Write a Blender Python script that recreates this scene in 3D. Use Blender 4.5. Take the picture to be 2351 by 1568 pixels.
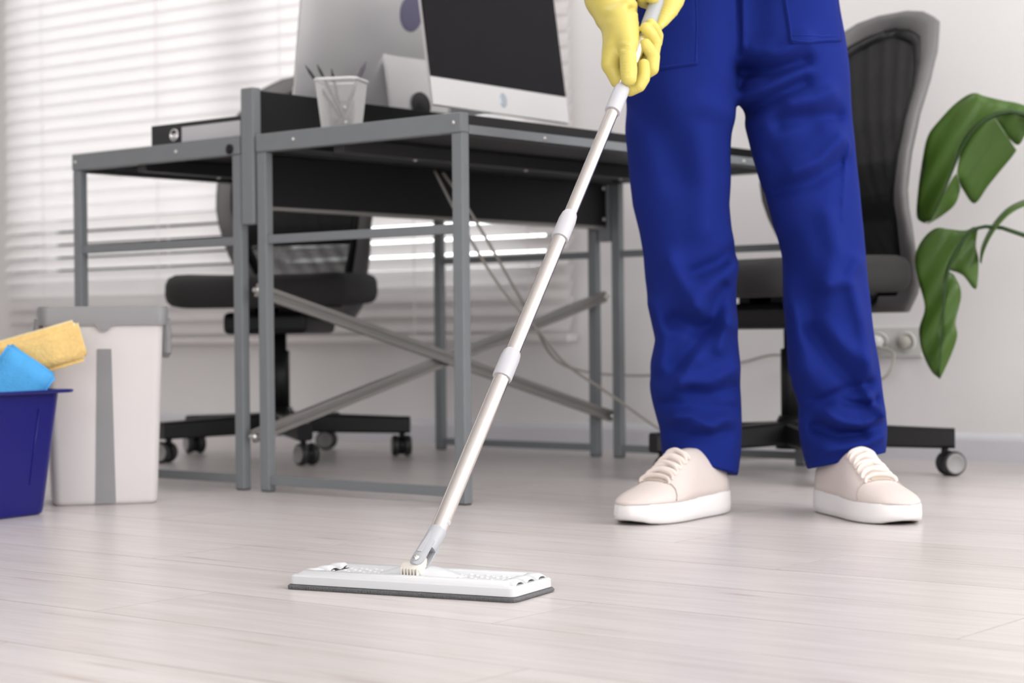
import bpy, bmesh, math, random
import numpy as np
from mathutils import Vector, Matrix
from mathutils.bvhtree import BVHTree

random.seed(7)
R = math.radians
for o in list(bpy.data.objects):
    bpy.data.objects.remove(o)
scene = bpy.context.scene
COL = scene.collection

# ------------------------------------------------------------------ camera
FPX, CAM_H, PITCH, ROLL = 4328.76, 0.33225, -0.00566, -0.01015
cam_data = bpy.data.cameras.new('camera')
cam_data.sensor_width = 36.0
cam_data.lens = FPX / 2351.0 * 36.0
cam_data.clip_start = 0.05
cam_data.clip_end = 60
cam_data.dof.use_dof = True
cam_data.dof.focus_distance = 2.55
cam_data.dof.aperture_fstop = 5.6
cam = bpy.data.objects.new('camera', cam_data)
COL.objects.link(cam)
_c, _s = math.cos(PITCH), math.sin(PITCH)
FW = Vector((0, _c, _s)); UP0 = Vector((0, -_s, _c)); RT0 = Vector((1, 0, 0))
RT = RT0 * math.cos(ROLL) + UP0 * math.sin(ROLL)
UP = -RT0 * math.sin(ROLL) + UP0 * math.cos(ROLL)
CAMP = Vector((0, 0, CAM_H))
_m = Matrix((RT, UP, -FW)).transposed().to_4x4()
_m.translation = CAMP
cam.matrix_world = _m
scene.camera = cam

# ------------------------------------------------------------------ world, light, exposure
ROOM_A = 36.6
WDIR = Vector((math.cos(R(ROOM_A)), -math.sin(R(ROOM_A)), 0))     # along the window wall
NDIR = Vector((math.sin(R(ROOM_A)), math.cos(R(ROOM_A)), 0))      # out through the window wall
W0 = Vector((0.253, 5.293, 0))
def room(s, t, z):
    """s along the window wall, t out of the room through it"""
    return W0 + WDIR * s + NDIR * t + Vector((0, 0, z))

world = bpy.data.worlds.new('sky')
scene.world = world
world.use_nodes = True
_bg = world.node_tree.nodes['Background']
_bg.inputs['Color'].default_value = (0.97, 0.985, 1.0, 1)
_bg.inputs['Strength'].default_value = 3.9

def area_light(name, loc, direction, sx, sy, watts, color=(1, 1, 1)):
    ld = bpy.data.lights.new(name, 'AREA')
    ld.shape = 'RECTANGLE'; ld.size = sx; ld.size_y = sy
    ld.energy = watts; ld.color = color
    ob = bpy.data.objects.new(name, ld)
    COL.objects.link(ob)
    ob.location = loc
    ob.rotation_euler = Vector(direction).to_track_quat('-Z', 'Y').to_euler()
    return ob
S_RIGHT, S_LEFT, T_FRONT, CEIL = 4.6, -3.0, -6.6, 2.8
# key area light added in front of the solid right-hand wall
area_light('added_wall_light', room(S_RIGHT - 0.06, -1.8, 1.62), -WDIR + Vector((0, 0, -0.05)), 2.6, 1.9, 93, (1.0, 0.985, 0.98))
# frontal fill light added on the wall behind the camera
area_light('added_wall_light', room(2.9, T_FRONT + 0.08, 1.35), NDIR + Vector((0, 0, -0.02)), 3.6, 2.0, 70, (1.0, 0.985, 0.98))
# overhead fill lights added above the view
for _s_, _t_, _w_ in ((0.0, -1.1, 13), (2.2, -1.1, 7), (1.5, -4.6, 1)):
    area_light('added_ceiling_light', room(_s_, _t_, CEIL - 0.07), (0, 0, -1), 1.15, 1.15, _w_, (1.0, 0.985, 0.98))

scene.view_settings.view_transform = 'Standard'
scene.view_settings.look = 'None'
scene.view_settings.gamma = 1.0
scene.view_settings.use_curve_mapping = False
scene.view_settings.exposure = 0.0

# ------------------------------------------------------------------ photo geometry helpers
def ray(x, y):
    return FW + RT * ((x - 1175.5) / FPX) - UP * ((y - 784.0) / FPX)
def at(x, y, Y):
    r = ray(x, y)
    return CAMP + r * (Y / r.y)
def on_floor(x, y, z=0.0):
    r = ray(x, y)
    return CAMP + r * ((z - CAM_H) / r.z)

# ------------------------------------------------------------------ material helpers
def new_mat(name):
    m = bpy.data.materials.new(name)
    m.use_nodes = True
    nt = m.node_tree
    return m, nt, nt.nodes['Principled BSDF']
def N(nt, kind, **kw):
    n = nt.nodes.new(kind)
    for k, v in kw.items():
        setattr(n, k, v)
    return n
def mat(name, color, rough=0.5, metal=0.0, var=0.0, vscale=8.0, bump=0.0, bscale=200.0, spec=0.5, stretch=(1, 1, 1), sheen=0.0, coat=0.0, sss=0.0):
    m, nt, b = new_mat(name)
    c = (*color, 1)
    b.inputs['Base Color'].default_value = c
    b.inputs['Roughness'].default_value = rough
    b.inputs['Metallic'].default_value = metal
    b.inputs['Specular IOR Level'].default_value = spec
    if sheen: b.inputs['Sheen Weight'].default_value = sheen
    if coat: b.inputs['Coat Weight'].default_value = coat
    if sss:
        b.inputs['Subsurface Weight'].default_value = sss
        b.inputs['Subsurface Radius'].default_value = (0.01, 0.006, 0.003)
    tc = N(nt, 'ShaderNodeTexCoord')
    mp = N(nt, 'ShaderNodeMapping'); mp.inputs['Scale'].default_value = stretch
    nt.links.new(tc.outputs['Object'], mp.inputs['Vector'])
    nz = N(nt, 'ShaderNodeTexNoise'); nz.inputs['Scale'].default_value = vscale; nz.inputs['Detail'].default_value = 4
    nt.links.new(mp.outputs['Vector'], nz.inputs['Vector'])
    v = var if var else 0.02
    mx = N(nt, 'ShaderNodeMix', data_type='RGBA')
    mx.inputs[6].default_value = tuple(max(0, x * (1 - v)) for x in color) + (1,)
    mx.inputs[7].default_value = tuple(min(1, x * (1 + v)) for x in color) + (1,)
    nt.links.new(nz.outputs['Fac'], mx.inputs[0])
    nt.links.new(mx.outputs[2], b.inputs['Base Color'])
    if bump:
        nb = N(nt, 'ShaderNodeTexNoise'); nb.inputs['Scale'].default_value = bscale; nb.inputs['Detail'].default_value = 3
        nt.links.new(mp.outputs['Vector'], nb.inputs['Vector'])
        bp = N(nt, 'ShaderNodeBump'); bp.inputs['Strength'].default_value = bump; bp.inputs['Distance'].default_value = 0.002
        nt.links.new(nb.outputs['Fac'], bp.inputs['Height'])
        nt.links.new(bp.outputs['Normal'], b.inputs['Normal'])
    return m
def mix_translucent(m, color, fac):
    nt = m.node_tree
    b = nt.nodes['Principled BSDF']; out = nt.nodes['Material Output']
    t = N(nt, 'ShaderNodeBsdfTranslucent'); t.inputs['Color'].default_value = (*color, 1)
    mx = N(nt, 'ShaderNodeMixShader'); mx.inputs[0].default_value = fac
    nt.links.new(b.outputs[0], mx.inputs[1]); nt.links.new(t.outputs[0], mx.inputs[2])
    nt.links.new(mx.outputs[0], out.inputs['Surface'])
    return m
def mix_transparent(m, fac):
    nt = m.node_tree
    b = nt.nodes['Principled BSDF']; out = nt.nodes['Material Output']
    t = N(nt, 'ShaderNodeBsdfTransparent')
    mx = N(nt, 'ShaderNodeMixShader'); mx.inputs[0].default_value = fac
    nt.links.new(b.outputs[0], mx.inputs[1]); nt.links.new(t.outputs[0], mx.inputs[2])
    nt.links.new(mx.outputs[0], out.inputs['Surface'])
    return m

def plank_material():
    m, nt, b = new_mat('pale_laminate')
    tc = N(nt, 'ShaderNodeTexCoord'); oi = N(nt, 'ShaderNodeObjectInfo')
    add = N(nt, 'ShaderNodeVectorMath', operation='MULTIPLY_ADD')
    cmb = N(nt, 'ShaderNodeCombineXYZ')
    for i in range(3): nt.links.new(oi.outputs['Random'], cmb.inputs[i])
    add.inputs[1].default_value = (37, 91, 13)
    nt.links.new(cmb.outputs[0], add.inputs[0]); nt.links.new(tc.outputs['Object'], add.inputs[2])
    mp = N(nt, 'ShaderNodeMapping'); mp.inputs['Scale'].default_value = (1.2, 16, 1)
    nt.links.new(add.outputs[0], mp.inputs['Vector'])
    n1 = N(nt, 'ShaderNodeTexNoise'); n1.inputs['Scale'].default_value = 2.6; n1.inputs['Detail'].default_value = 8; n1.inputs['Roughness'].default_value = 0.62; n1.inputs['Distortion'].default_value = 0.6
    nt.links.new(mp.outputs[0], n1.inputs['Vector'])
    mp2 = N(nt, 'ShaderNodeMapping'); mp2.inputs['Scale'].default_value = (3, 120, 1)
    nt.links.new(add.outputs[0], mp2.inputs['Vector'])
    n2 = N(nt, 'ShaderNodeTexNoise'); n2.inputs['Scale'].default_value = 3; n2.inputs['Detail'].default_value = 5
    nt.links.new(mp2.outputs[0], n2.inputs['Vector'])
    r1 = N(nt, 'ShaderNodeValToRGB')
    r1.color_ramp.elements[0].position = 0.30; r1.color_ramp.elements[0].color = (0.590, 0.545, 0.530, 1)
    r1.color_ramp.elements[1].position = 0.62; r1.color_ramp.elements[1].color = (0.690, 0.652, 0.643, 1)
    nt.links.new(n1.outputs['Fac'], r1.inputs[0])
    # knots and darker streaks
    mp3 = N(nt, 'ShaderNodeMapping'); mp3.inputs['Scale'].default_value = (2.2, 22, 1)
    nt.links.new(add.outputs[0], mp3.inputs['Vector'])
    n3 = N(nt, 'ShaderNodeTexNoise'); n3.inputs['Scale'].default_value = 2.0; n3.inputs['Detail'].default_value = 2
    nt.links.new(mp3.outputs[0], n3.inputs['Vector'])
    r3 = N(nt, 'ShaderNodeValToRGB')
    r3.color_ramp.elements[0].position = 0.66; r3.color_ramp.elements[0].color = (0, 0, 0, 1)
    r3.color_ramp.elements[1].position = 0.80; r3.color_ramp.elements[1].color = (1, 1, 1, 1)
    nt.links.new(n3.outputs['Fac'], r3.inputs[0])
    mx = N(nt, 'ShaderNodeMix', data_type='RGBA', blend_type='MULTIPLY')
    mx.inputs[7].default_value = (0.72, 0.64, 0.60, 1)
    nt.links.new(r3.outputs[0], mx.inputs[0]); nt.links.new(r1.outputs[0], mx.inputs[6])
    mx2 = N(nt, 'ShaderNodeMix', data_type='RGBA', blend_type='MULTIPLY')
    r2 = N(nt, 'ShaderNodeValToRGB')
    r2.color_ramp.elements[0].position = 0.35; r2.color_ramp.elements[0].color = (0.91, 0.90, 0.895, 1)
    r2.color_ramp.elements[1].position = 0.60; r2.color_ramp.elements[1].color = (1, 1, 1, 1)
    nt.links.new(n2.outputs['Fac'], r2.inputs[0])
    mx2.inputs[0].default_value = 1.0
    nt.links.new(mx.outputs[2], mx2.inputs[6]); nt.links.new(r2.outputs[0], mx2.inputs[7])
    # whole-board tone
    tone = N(nt, 'ShaderNodeMapRange'); tone.inputs[3].default_value = 0.965; tone.inputs[4].default_value = 1.03
    nt.links.new(oi.outputs['Random'], tone.inputs[0])
    hs = N(nt, 'ShaderNodeHueSaturation')
    nt.links.new(tone.outputs[0], hs.inputs['Value']); nt.links.new(mx2.outputs[2], hs.inputs['Color'])
    nt.links.new(hs.outputs[0], b.inputs['Base Color'])
    b.inputs['Roughness'].default_value = 0.30
    b.inputs['Specular IOR Level'].default_value = 0.42
    bp = N(nt, 'ShaderNodeBump'); bp.inputs['Strength'].default_value = 0.05; bp.inputs['Distance'].default_value = 0.001
    nt.links.new(n2.outputs['Fac'], bp.inputs['Height']); nt.links.new(bp.outputs[0], b.inputs['Normal'])
    return m

M = {}
M['plank'] = plank_material()
M['floor_base'] = mat('floor_joint', (0.36, 0.325, 0.31), 0.9, spec=0.1)
M['wall'] = mat('white_wall_paint', (0.80, 0.785, 0.785), 0.75, var=0.015, vscale=3, bump=0.06, bscale=260)
M['ceiling'] = mat('ceiling_paint', (0.82, 0.81, 0.80), 0.85)
M['trim'] = mat('white_trim', (0.66, 0.66, 0.70), 0.45)
M['frame_white'] = mat('window_frame_white', (0.8, 0.8, 0.8), 0.4)
M['slat'] = mix_translucent(mat('blind_slat', (0.80, 0.78, 0.775), 0.45), (0.95, 0.93, 0.925), 0.45)
M['cord'] = mat('ladder_cord', (0.80, 0.765, 0.75), 0.8)
M['steel_grey'] = mat('grey_powder_coat', (0.205, 0.222, 0.235), 0.42, var=0.05, vscale=30, bump=0.03, bscale=500)
M['steel_brace'] = mat('brushed_grey_steel', (0.30, 0.29, 0.28), 0.36, metal=0.6)
M['black_board'] = mat('black_laminate', (0.007, 0.007, 0.008), 0.45, spec=0.3, bump=0.03, bscale=400)
M['black_plastic'] = mat('black_plastic', (0.007, 0.007, 0.008), 0.42, spec=0.3)
M['dark_steel'] = mat('dark_steel', (0.025, 0.025, 0.026), 0.45)  # near-black tone for the bars and lips under the desk top
M['screw'] = mat('zinc_screw', (0.7, 0.7, 0.68), 0.3, metal=0.9)
M['alu'] = mat('satin_aluminium', (0.74, 0.74, 0.75), 0.36, metal=0.45, var=0.02)
M['alu_dark'] = mat('aluminium_emblem', (0.20, 0.19, 0.30), 0.25, metal=0.2)
M['emblem_pale'] = mat('pale_emblem', (0.45, 0.50, 0.56), 0.3, metal=0.5)
M['screen'] = mat('dark_screen_glass', (0.005, 0.005, 0.007), 0.12, spec=0.13)
M['hole'] = mat('dark_hole', (0.02, 0.02, 0.02), 0.6)
M['white_wire'] = mat('white_wire_mesh', (0.72, 0.72, 0.72), 0.4)
M['pencil'] = mat('dark_pencil', (0.03, 0.028, 0.03), 0.4)
M['pen_grey'] = mat('grey_pen', (0.10, 0.09, 0.12), 0.4)
M['binder'] = mat('black_binder_board', (0.014, 0.015, 0.016), 0.35, bump=0.06, bscale=700)
M['paper_label'] = mat('paper_label', (0.60, 0.60, 0.63), 0.7)
M['chrome'] = mat('chrome', (0.85, 0.85, 0.86), 0.12, metal=1.0)
M['pole'] = mat('steel_tube', (0.80, 0.768, 0.745), 0.13, metal=1.0)
M['collar'] = mat('pale_grey_plastic', (0.50, 0.50, 0.535), 0.38)
M['grip'] = mat('grey_grip_plastic', (0.36, 0.37, 0.38), 0.40)
M['joint_grey'] = mat('joint_grey_plastic', (0.42, 0.435, 0.46), 0.42)
M['mop_white'] = mat('mop_white_plastic', (0.645, 0.66, 0.68), 0.40)
M['mop_cream'] = mat('mop_cream_plastic', (0.74, 0.70, 0.64), 0.45)
M['microfibre'] = mat('grey_microfibre', (0.15, 0.152, 0.158), 0.95, var=0.35, vscale=500, bump=0.9, bscale=900, stretch=(1, 0.3, 1))
M['bucket_white'] = mat('bucket_white_plastic', (0.66, 0.63, 0.63), 0.36)
M['bucket_grey'] = mat('bucket_grey_plastic', (0.25, 0.25, 0.262), 0.42)
M['bucket_blue'] = mat('bucket_blue_plastic', (0.009, 0.009, 0.155), 0.30, spec=0.3)
M['sponge'] = mat('yellow_sponge', (0.80, 0.555, 0.215), 0.95, var=0.18, vscale=140, bump=1.0, bscale=240)
M['sponge_skin'] = mat('pale_sponge_skin', (0.84, 0.70, 0.40), 0.95, var=0.05, vscale=40, bump=0.5, bscale=300)
M['cloth_blue'] = mat('blue_sponge_cloth', (0.085, 0.40, 0.80), 0.9, var=0.10, vscale=80, bump=0.6, bscale=300)
M['fabric_dark'] = mat('dark_seat_fabric', (0.024, 0.023, 0.023), 0.9, var=0.1, vscale=200, bump=0.3, bscale=900)
M['chair_frame'] = mat('grey_chair_frame', (0.145, 0.140, 0.143), 0.5, bump=0.04, bscale=500)
M['chair_mesh'] = mat('black_mesh_fabric', (0.012, 0.012, 0.012), 0.6)
M['caster_ring'] = mat('grey_caster_rim', (0.33, 0.33, 0.33), 0.5)
M['wheel'] = mat('black_caster_wheel', (0.02, 0.02, 0.022), 0.45)
M['cable'] = mat('pale_grey_cable', (0.36, 0.34, 0.31), 0.55)
M['socket'] = mat('white_socket', (0.62, 0.62, 0.60), 0.4)
M['overall'] = mat('blue_workwear_cotton', (0.0078, 0.0190, 0.165), 0.9, var=0.10, vscale=12, bump=0.10, bscale=1100, spec=0.12)
M['overall_stitch'] = mat('blue_stitching', (0.018, 0.038, 0.27), 0.9, spec=0.1)
M['rubber'] = mat('yellow_rubber', (0.615, 0.520, 0.125), 0.42, var=0.04, vscale=40, spec=0.4, sss=0.06)
M['skin'] = mat('skin', (0.62, 0.40, 0.30), 0.5)
M['shirt'] = mat('white_cotton', (0.75, 0.75, 0.75), 0.9)
M['hair'] = mat('dark_hair', (0.05, 0.035, 0.025), 0.6)
M['suede'] = mat('beige_leather', (0.665, 0.59, 0.555), 0.62, var=0.03, vscale=60, bump=0.05, bscale=700)
M['shoe_in'] = mat('shoe_lining', (0.50, 0.43, 0.36), 0.9)
M['sole'] = mat('white_rubber_sole', (0.80, 0.785, 0.78), 0.5)
M['outsole'] = mat('dark_outsole', (0.10, 0.08, 0.07), 0.8)
M['lace'] = mat('cream_lace', (0.80, 0.71, 0.655), 0.9, bump=0.3, bscale=1500)
M['seam'] = mat('beige_seam', (0.42, 0.35, 0.32), 0.9)
M['leaf'] = mix_translucent(mat('green_leaf', (0.066, 0.138, 0.020), 0.36, var=0.40, vscale=7, bump=0.15, bscale=60), (0.10, 0.24, 0.02), 0.22)
M['midrib'] = mat('leaf_midrib', (0.022, 0.055, 0.012), 0.45)
M['stem'] = mat('plant_stem', (0.09, 0.17, 0.03), 0.5)
M['soil'] = mat('potting_soil', (0.04, 0.028, 0.02), 1.0, var=0.4, vscale=60, bump=1, bscale=120)
M['pot'] = mat('white_ceramic_pot', (0.75, 0.74, 0.72), 0.35)
M['fill_panel'] = mat('fill_panel_frame', (0.8, 0.8, 0.8), 0.4)
def glass_material():
    m, nt, b = new_mat('window_glass')
    out = nt.nodes['Material Output']
    t = N(nt, 'ShaderNodeBsdfTransparent'); g = N(nt, 'ShaderNodeBsdfGlossy'); g.inputs['Roughness'].default_value = 0.02
    f = N(nt, 'ShaderNodeFresnel'); f.inputs['IOR'].default_value = 1.45
    mx = N(nt, 'ShaderNodeMixShader')
    nt.links.new(f.outputs[0], mx.inputs[0]); nt.links.new(t.outputs[0], mx.inputs[1]); nt.links.new(g.outputs[0], mx.inputs[2])
    nt.links.new(mx.outputs[0], out.inputs['Surface'])
    return m
M['glass'] = glass_material()
def emissive(name, color, strength):
    m, nt, b = new_mat(name)
    b.inputs['Emission Color'].default_value = (*color, 1); b.inputs['Emission Strength'].default_value = strength
    return m
M['glow_pane'] = emissive('added_glow_pane', (1.0, 0.99, 0.98), 0.7)  # glow of the added wall light panels
M['fill_glow'] = emissive('fill_diffuser', (1, 0.99, 0.98), 0.9)  # glow of the added ceiling light panels

# ------------------------------------------------------------------ object helpers
def tag(o, label=None, cat=None, group=None, kind=None):
    if label: o['label'] = label
    if cat: o['category'] = cat
    if group: o['group'] = group
    if kind: o['kind'] = kind
    return o
def thing(name, label, cat, loc=(0, 0, 0), rz=0.0, group=None, kind=None):
    o = bpy.data.objects.new(name, None)
    o.empty_display_size = 0.05
    COL.objects.link(o)
    o.location = loc; o.rotation_euler = (0, 0, rz)
    return tag(o, label, cat, group, kind)
def link_mesh(name, me, m, parent=None, smooth=None):
    o = bpy.data.objects.new(name, me)
    COL.objects.link(o)
    if m is not None and not me.materials: me.materials.append(m)
    if parent is not None: o.parent = parent
    if smooth is not None and len(me.polygons):
        me.polygons.foreach_set('use_smooth', [smooth] * len(me.polygons))
    return o
def from_bm(name, bm, m, parent=None, smooth=False):
    me = bpy.data.meshes.new(name)
    bmesh.ops.recalc_face_normals(bm, faces=bm.faces)
    bm.to_mesh(me); bm.free()
    return link_mesh(name, me, m, parent, smooth)
def from_py(name, v, f, m, parent=None, smooth=True):
    me = bpy.data.meshes.new(name)
    me.from_pydata([tuple(p) for p in v], [], f)
    me.update()
    return link_mesh(name, me, m, parent, smooth)
def add_box(bm, c, s, bevel=0.0, mtx=None, seg=2):
    r = bmesh.ops.create_cube(bm, size=1.0)
    vs = r['verts']
    for v in vs:
        v.co = Vector((v.co.x * s[0] + c[0], v.co.y * s[1] + c[1], v.co.z * s[2] + c[2]))
    if bevel > 0:
        es = list({e for v in vs for e in v.link_edges})
        rb = bmesh.ops.bevel(bm, geom=es, offset=bevel, segments=seg, affect='EDGES', profile=0.5)
        vs = list({v for f in rb['faces'] for v in f.verts} | {v for v in vs if v.is_valid})
    if mtx is not None:
        bmesh.ops.transform(bm, matrix=mtx, verts=vs)
    return vs
def box(name, c, s, m, parent=None, bevel=0.002, mtx=None):
    bm = bmesh.new()
    add_box(bm, c, s, bevel, mtx)
    return from_bm(name, bm, m, parent)
def box2(name, lo, hi, m, parent=None, bevel=0.002):
    return box(name, [(a + b) / 2 for a, b in zip(lo, hi)], [b - a for a, b in zip(lo, hi)], m, parent, bevel)
def frame_of(d):
    d = Vector(d).normalized()
    u = d.cross(Vector((0, 0, 1)))
    if u.length < 1e-4: u = Vector((1, 0, 0))
    u.normalize()
    return d, u, u.cross(d).normalized()
def tube_data(pts, rad, seg=12, cap=True, v=None, f=None, flat=None):
    """sweep a circle along pts; rad number or list; flat=(a,b) scales the two cross axes"""
    v = [] if v is None else v; f = [] if f is None else f
    pts = [Vector(p) for p in pts]; n = len(pts)
    rads = rad if isinstance(rad, (list, tuple)) else [rad] * n
    base = len(v)
    d, u, w = frame_of(pts[1] - pts[0])
    for i, p in enumerate(pts):
        t = (pts[min(i + 1, n - 1)] - pts[max(i - 1, 0)]).normalized()
        u = (u - t * u.dot(t)).normalized(); w = t.cross(u).normalized()
        fa, fb = flat if flat else (1, 1)
        for k in range(seg):
            a = 2 * math.pi * k / seg
            v.append(p + (u * math.cos(a) * fa + w * math.sin(a) * fb) * rads[i])
    for i in range(n - 1):
        for k in range(seg):
            a = base + i * seg + k; b = base + i * seg + (k + 1) % seg
            f.append((a, b, b + seg, a + seg))
    if cap:
        f.append(tuple(base + k for k in range(seg))[::-1])
        f.append(tuple(base + (n - 1) * seg + k for k in range(seg)))
    return v, f
def tube(name, pts, rad, m, parent=None, seg=12, smooth=True, flat=None):
    v, f = tube_data(pts, rad, seg, flat=flat)
    o = from_py(name, v, f, m, parent, smooth)
    return o
def smooth_path(pts, n=8):
    """Catmull-Rom through pts"""
    P = [Vector(p) for p in pts]
    P = [P[0] * 2 - P[1]] + P + [P[-1] * 2 - P[-2]]
    out = []
    for i in range(1, len(P) - 2):
        a, b, c, d = P[i - 1], P[i], P[i + 1], P[i + 2]
        for k in range(n):
            t = k / n
            out.append(0.5 * ((2 * b) + (c - a) * t + (2 * a - 5 * b + 4 * c - d) * t * t + (3 * b - a - 3 * c + d) * t ** 3))
    out.append(P[-2])
    return out
def loft(name, rings, m, parent=None, smooth=True, cap=True):
    v = []; f = []; n = len(rings[0])
    for r in rings: v += [Vector(p) for p in r]
    for i in range(len(rings) - 1):
        for k in range(n):
            a = i * n + k; b = i * n + (k + 1) % n
            f.append((a, b, b + n, a + n))
    if cap:
        f.append(tuple(range(n))[::-1]); f.append(tuple((len(rings) - 1) * n + k for k in range(n)))
    return from_py(name, v, f, m, parent, smooth)
def lathe(name, prof, m, parent=None, seg=24, origin=(0, 0, 0), axis=None, smooth=True):
    """prof: list of (r, h) along axis from origin"""
    d, u, w = frame_of(axis) if axis is not None else (Vector((0, 0, 1)), Vector((1, 0, 0)), Vector((0, 1, 0)))
    o = Vector(origin)
    rings = [[o + d * h + (u * math.cos(2 * math.pi * k / seg) + w * math.sin(2 * math.pi * k / seg)) * max(r, 1e-5) for k in range(seg)] for r, h in prof]
    return loft(name, rings, m, parent, smooth)
def rrect(w, d, r, n=6):
    """rounded rectangle outline, counter-clockwise"""
    out = []
    for cx, cy, a0 in ((w / 2 - r, d / 2 - r, 0), (-w / 2 + r, d / 2 - r, 90), (-w / 2 + r, -d / 2 + r, 180), (w / 2 - r, -d / 2 + r, 270)):
        for k in range(n + 1):
            a = R(a0 + 90 * k / n)
            out.append((cx + r * math.cos(a), cy + r * math.sin(a)))
    return out
def auto_smooth(o, ang=35):
    me = o.data
    me.polygons.foreach_set('use_smooth', [True] * len(me.polygons))
    bm = bmesh.new(); bm.from_mesh(me)
    for e in bm.edges:
        if len(e.link_faces) == 2 and e.calc_face_angle(0) > R(ang): e.smooth = False
    bm.to_mesh(me); bm.free()
    return o

# ------------------------------------------------------------------ implicit surfaces (numpy surface nets)
def grid_axes(lo, hi, h):
    return [np.arange(lo[i], hi[i] + h, h, dtype=np.float32) for i in range(3)]
def surface_nets(F, ax, h):
    nx, ny, nz = F.shape
    inside = F < 0
    cs = np.zeros((nx - 1, ny - 1, nz - 1), np.int8)
    for i in (0, 1):
        for j in (0, 1):
            for k in (0, 1):
                cs += inside[i:nx - 1 + i, j:ny - 1 + j, k:nz - 1 + k]
    act = (cs > 0) & (cs < 8)
    idx = np.argwhere(act)
    n = len(idx)
    vid = -np.ones(act.shape, np.int64); vid[act] = np.arange(n)
    acc = np.zeros((n, 3), np.float64); cnt = np.zeros(n)
    ci, cj, ck = idx.T
    for a in range(3):
        b, c = (a + 1) % 3, (a + 2) % 3
        for p in (0, 1):
            for q in (0, 1):
                o0 = np.zeros(3, int); o0[b] = p; o0[c] = q
                o1 = o0.copy(); o1[a] = 1
                f0 = F[ci + o0[0], cj + o0[1], ck + o0[2]]; f1 = F[ci + o1[0], cj + o1[1], ck + o1[2]]
                cr = (f0 < 0) != (f1 < 0)
                t = np.where(cr, f0 / np.where(cr, f0 - f1, 1), 0)
                pos = np.tile(o0.astype(float), (n, 1)); pos[:, a] += t
                acc[cr] += pos[cr]; cnt[cr] += 1
    V = (idx + acc / np.maximum(cnt, 1)[:, None]) * h + np.array([ax[0][0], ax[1][0], ax[2][0]])
    faces = []
    for a in range(3):
        b, c = (a + 1) % 3, (a + 2) % 3
        sl0 = [slice(None)] * 3; sl1 = [slice(None)] * 3
        sl0[a] = slice(0, -1); sl1[a] = slice(1, None)
        s0 = inside[tuple(sl0)]; s1 = inside[tuple(sl1)]
        cr = np.argwhere(s0 != s1)
        ok = (cr[:, b] > 0) & (cr[:, c] > 0) & (cr[:, b] < F.shape[b] - 1) & (cr[:, c] < F.shape[c] - 1)
        cr = cr[ok]
        flip = s0[tuple(cr.T)]
        def cell(db, dc):
            q = cr.copy(); q[:, b] += db; q[:, c] += dc
            return vid[tuple(q.T)]
        quad = np.stack([cell(-1, -1), cell(0, -1), cell(0, 0), cell(-1, 0)], 1)
        quad[~flip] = quad[~flip][:, ::-1]
        faces.append(quad)
    return V, np.concatenate(faces)
def mesh_np(name, V, Q, m, parent=None, smooth=True):
    me = bpy.data.meshes.new(name)
    me.vertices.add(len(V)); me.vertices.foreach_set('co', V.astype(np.float32).ravel())
    me.loops.add(Q.size); me.loops.foreach_set('vertex_index', Q.astype(np.int32).ravel())
    me.polygons.add(len(Q)); me.polygons.foreach_set('loop_start', np.arange(0, Q.size, 4, dtype=np.int32))
    me.polygons.foreach_set('loop_total', np.full(len(Q), 4, np.int32))
    me.update(calc_edges=True); me.validate()
    return link_mesh(name, me, m, parent, smooth)
def smin(a, b, k):
    hh = np.clip(0.5 + 0.5 * (b - a) / k, 0, 1)
    return b * (1 - hh) + a * hh - k * hh * (1 - hh)
def sd_chain(G, chain):
    """G = (X,Y,Z) broadcastable; chain of (Vector, radius)"""
    best = None
    for (p, r0), (q, r1) in zip(chain[:-1], chain[1:]):
        d = q - p; L2 = max(d.length_squared, 1e-9)
        t = np.clip(((G[0] - p.x) * d.x + (G[1] - p.y) * d.y + (G[2] - p.z) * d.z) / L2, 0, 1)
        dist = np.sqrt((G[0] - p.x - t * d.x) ** 2 + (G[1] - p.y - t * d.y) ** 2 + (G[2] - p.z - t * d.z) ** 2) - (r0 + (r1 - r0) * t)
        best = dist if best is None else np.minimum(best, dist)
    return best

# ================================================================== THE ROOM
# floor: laminate boards running at 38.3 degrees, 0.199 m wide
PA = 38.3
floor = thing('floor', None, None, (0, 0, 0), -R(PA), kind='structure')
box2('subfloor', (-9, -3.5, -0.06), (6.5, 8.5, -0.0085), M['floor_base'], floor, 0)
def board_xy(x, y):
    return (x * math.cos(R(PA)) - y * math.sin(R(PA)), x * math.sin(R(PA)) + y * math.cos(R(PA)))
PW, PL = 0.199, 1.285
known = {-1: -1.803, 0: -1.348, 1: -0.872, 2: -2.05, 3: -1.327}
mesh_cache = {}
def board_mesh(L):
    key = round(L, 3)
    if key in mesh_cache: return mesh_cache[key]
    bm = bmesh.new()
    add_box(bm, (L / 2, PW / 2, -0.004), (L - 0.0010, PW - 0.0010, 0.008), 0.0003, seg=1)
    me = bpy.data.meshes.new('plank'); bm.to_mesh(me); bm.free()
    me.materials.append(M['plank']); me.materials.append(M['floor_base'])
    for p in me.polygons: p.material_index = 0 if p.normal.z > 0.95 else 1     # dark cut edges
    mesh_cache[key] = me
    return me
S_LO, S_HI = -6.6, 3.2
rest = bmesh.new()
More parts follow.
